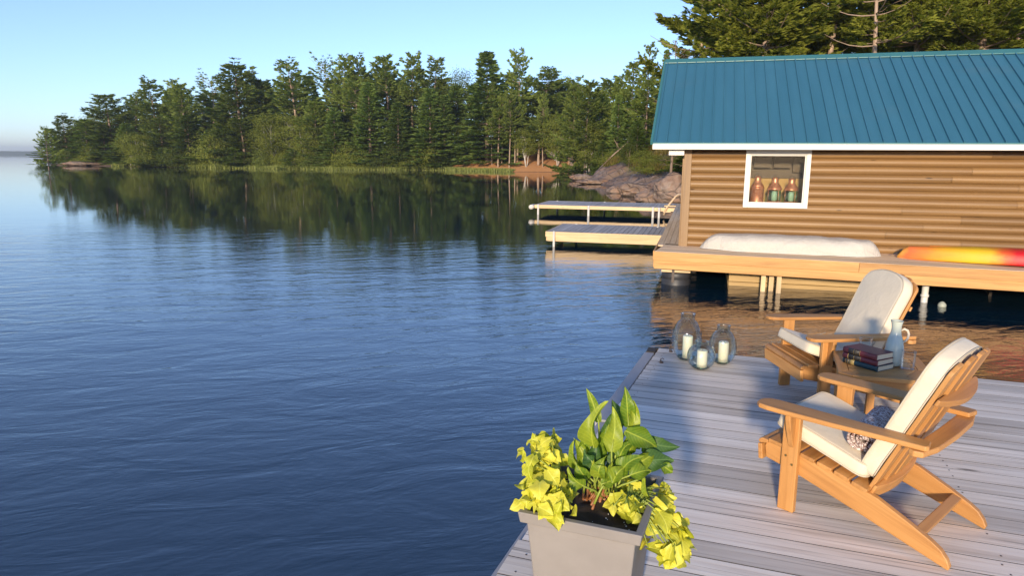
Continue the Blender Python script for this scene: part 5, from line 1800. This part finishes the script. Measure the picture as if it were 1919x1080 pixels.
def vine(name, label, pts, tall_n, seed, root):
    random.seed(seed)
    t = thing(name, label, 'plant', root)
    r0 = Vector(root)
    lm = MB(); sm_ = MB()
    for c, r, dn, size in pts:
        pass
    leaves = []
    for c, spread, size, n in pts:
        for q in range(int(n * 1.75)):
            p = c + Vector((random.gauss(0, spread[0]), random.gauss(0, spread[1]), random.gauss(0, spread[2])))
            s = size * random.uniform(.5, .98)
            a = random.uniform(0, 6.283)
            outw = Vector((p.x - r0.x, p.y - r0.y, 0))
            if outw.length > 1e-3: outw.normalize()
            d = (outw * .7 + Vector((math.cos(a), math.sin(a), 0)) * .75 + Vector((0, 0, random.uniform(-.75, .25)))).normalized()
            nn = (Vector((-.25, -.75, .75)) + Vector((random.gauss(0, .4), random.gauss(0, .4), random.gauss(0, .25)))).normalized()
            b = p - d * s * .5
            rr, gs = leaf_rows(b - r0, b + d * s - r0, s * random.uniform(.80, 1.02), heart, random.uniform(-.15, .5), random.uniform(-.03, .14), nn, .035, 12, 5)
            lm.sheet(rr, tint=random.random(), gs=gs, noff=True)
            leaves.append(b)
    lm.build('leaves', M['vine_leaf'], t)
    for b in leaves[::2]:
        m_ = r0.lerp(b, .5) + Vector((0, 0, .05))
        sm_.tube([Vector((0, 0, -.01)), (m_ - r0), (b - r0)], [.004, .0032, .002], 5)
    sm_.build('stems', M['stem'], t)
    return t

PM = Matrix.Translation((pc.x, pc.y, DECK)) @ Matrix.Rotation(rzp, 4, 'Z')
def pp(x, y, z): return PM @ Vector((x, y, z))
def pv(px, py, lx):
    """point seen in pixel px,py at planter-depth lx (local y)"""
    pl0 = PM @ Vector((0, lx, .5)); n_ = Vector((0, 1, 0))
    return aty(px, py, pl0.y)
vl = [(pv(1030, 845, .10), (.036, .05, .018), .074, 14), (pv(1000, 880, .02), (.026, .05, .022), .080, 11), (pv(1045, 905, -.05), (.026, .04, .02), .075, 10),
      (pv(995, 930, -.12), (.026, .03, .018), .084, 11), (pv(1035, 950, -.20), (.030, .03, .016), .085, 10), (pv(1015, 835, .16), (.04, .03, .012), .066, 9), (pv(1060, 930, -.12), (.02, .03, .015), .07, 5)]
vine('sweet_potato_vine', 'yellow-green trailing vine on the water side of the planter', vl, 0, 101, pp(-.13, -.03, .465))
vr = [(pv(1190, 925, .0), (.032, .04, .020), .088, 12), (pv(1165, 945, -.12), (.016, .02, .010), .08, 4), (pv(1185, 965, -.16), (.026, .03, .018), .090, 7), (pv(1225, 945, -.02), (.028, .04, .020), .085, 9), (pv(1240, 925, .05), (.03, .03, .015), .075, 6),
      (pv(1250, 985, -.12), (.028, .03, .024), .088, 9), (pv(1278, 1005, -.10), (.026, .03, .026), .09, 10), (pv(1250, 1040, -.18), (.024, .03, .020), .098, 7), (pv(1285, 1040, -.14), (.016, .02, .022), .075, 4), (pv(1150, 955, -.15), (.012, .02, .006), .07, 1)]
vine('sweet_potato_vine', 'yellow-green trailing vine spilling over the chair side of the planter', vr, 0, 202, pp(.14, -.04, .465))

random.seed(33)
ct = thing('calla_lily_plant', 'upright leafy green lily plant in the middle of the planter', 'plant', pp(0, .02, .462))
r0 = Vector(ct.location)
CAL = [  # base px, tip px, width px, local depth, shape, dark?
    ((1112, 838), (1121, 752), 44, .02, arrow, 0), ((1122, 792), (1104, 731), 22, .06, lance, 0), ((1178, 800), (1175, 731), 32, .08, lance, 0), ((1187, 808), (1190, 752), 26, .06, lance, 0),
    ((1146, 848), (1157, 770), 38, -.02, arrow, 0), ((1172, 808), (1236, 838), 44, .03, arrow, 1), ((1200, 830), (1276, 842), 34, .08, arrow, 2), ((1202, 866), (1264, 860), 44, .02, arrow, 2),
    ((1162, 888), (1202, 852), 38, -.04, arrow, 0), ((1108, 886), (1118, 826), 40, .0, arrow, 2), ((1150, 876), (1152, 826), 34, .04, arrow, 2), ((1082, 878), (1066, 832), 24, .04, lance, 0),
    ((1120, 896), (1130, 856), 32, -.05, arrow, 1), ((1128, 908), (1158, 896), 26, -.08, arrow, 1), ((1094, 912), (1060, 886), 32, -.06, arrow, 1), ((1166, 800), (1146, 752), 38, .12, arrow, 2),
    ((1180, 850), (1192, 800), 34, .06, arrow, 1), ((1168, 868), (1160, 812), 30, .03, lance, 0), ((1090, 850), (1098, 808), 28, .08, arrow, 1), ((1132, 850), (1136, 800), 30, .05, lance, 1),
    ((1100, 900), (1078, 872), 34, -.02, arrow, 1), ((1130, 890), (1108, 862), 34, -.06, arrow, 0), ((1148, 905), (1172, 872), 34, -.07, arrow, 1), ((1180, 892), (1222, 880), 34, -.05, arrow, 1),
    ((1190, 872), (1228, 850), 34, .0, arrow, 0), ((1160, 860), (1182, 826), 34, .0, arrow, 0), ((1126, 868), (1128, 812), 34, .05, arrow, 1), ((1098, 868), (1080, 822), 30, .05, arrow, 0),
    ((1140, 826), (1142, 776), 30, .08, arrow, 2), ((1110, 866), (1092, 846), 26, -.03, arrow, 2), ((1186, 840), (1206, 806), 30, .1, arrow, 2), ((1155, 884), (1142, 846), 30, -.02, arrow, 2), ((1205, 850), (1240, 818), 30, .1, arrow, 1),
    ((1240, 872), (1262, 888), 26, .0, lance, 0), ((1208, 896), (1215, 948), 16, -.06, lance, 0), ((1138, 900), (1146, 868), 24, -.05, lance, 0), ((1098, 880), (1088, 846), 26, .02, arrow, 0)]
ml, mdk, ms, mr = MB(), MB(), MB(), MB()
for (b, tpx, wpx, ly, shp, dk_) in CAL:
    pb = pv(b[0], b[1], ly); pt = pv(tpx[0], tpx[1], ly + random.uniform(-.03, .03) )
    wm = wpx / FPX * 2.5
    nn = (Vector((-.35, -.85, .4)) + Vector((random.gauss(0, .3), random.gauss(0, .2), random.gauss(0, .25)))).normalized()
    rr, gs = leaf_rows(pb - r0, pt - r0, wm * 1.0, shp, random.uniform(.2, .9), random.uniform(-.10, .2), nn, .12, 16)
    (mdk if dk_ == 2 else ml).sheet(rr, tint=random.random() if dk_ == 0 else random.uniform(0, .35), gs=gs, noff=True)
    foot = Vector((random.gauss(0, .035), random.gauss(0, .03), 0))
    mid_ = foot.lerp(pb - r0, .55) + Vector((0, 0, .012))
    ms.tube([foot.lerp(mid_, .35), mid_, pb - r0, (pb - r0).lerp(pt - r0, .3)], [.0052, .0045, .0035, .0015], 6)
    mr.tube([foot + Vector((0, 0, -.01)), foot.lerp(mid_, .36)], [.0062, .0053], 6)
ml.build('leaves', M['calla_leaf'], ct); mdk.build('dark_leaves', M['calla_dark'], ct); ms.build('stems', M['stem'], ct); mr.build('red_stem_feet', M['redstem'], ct)
# ------------------------------------------------------------------ evening haze over the lake
m = bpy.data.materials.new('lake_haze'); m.use_nodes = True
nt = m.node_tree; nt.nodes.clear(); N = NT(nt)
out = N.n('OutputMaterial')
pv_ = N.n('VolumePrincipled')
pv_.inputs['Color'].default_value = (.80, .88, .98, 1)
pv_.inputs['Density'].default_value = .00027
pv_.inputs['Anisotropy'].default_value = .2
N.l(pv_.outputs[0], out.inputs['Volume'])
mb = MB(); mb.box((0, 2800, 23), (8200, 6800, 58))
tag(mb.build('haze', m), kind='stuff')
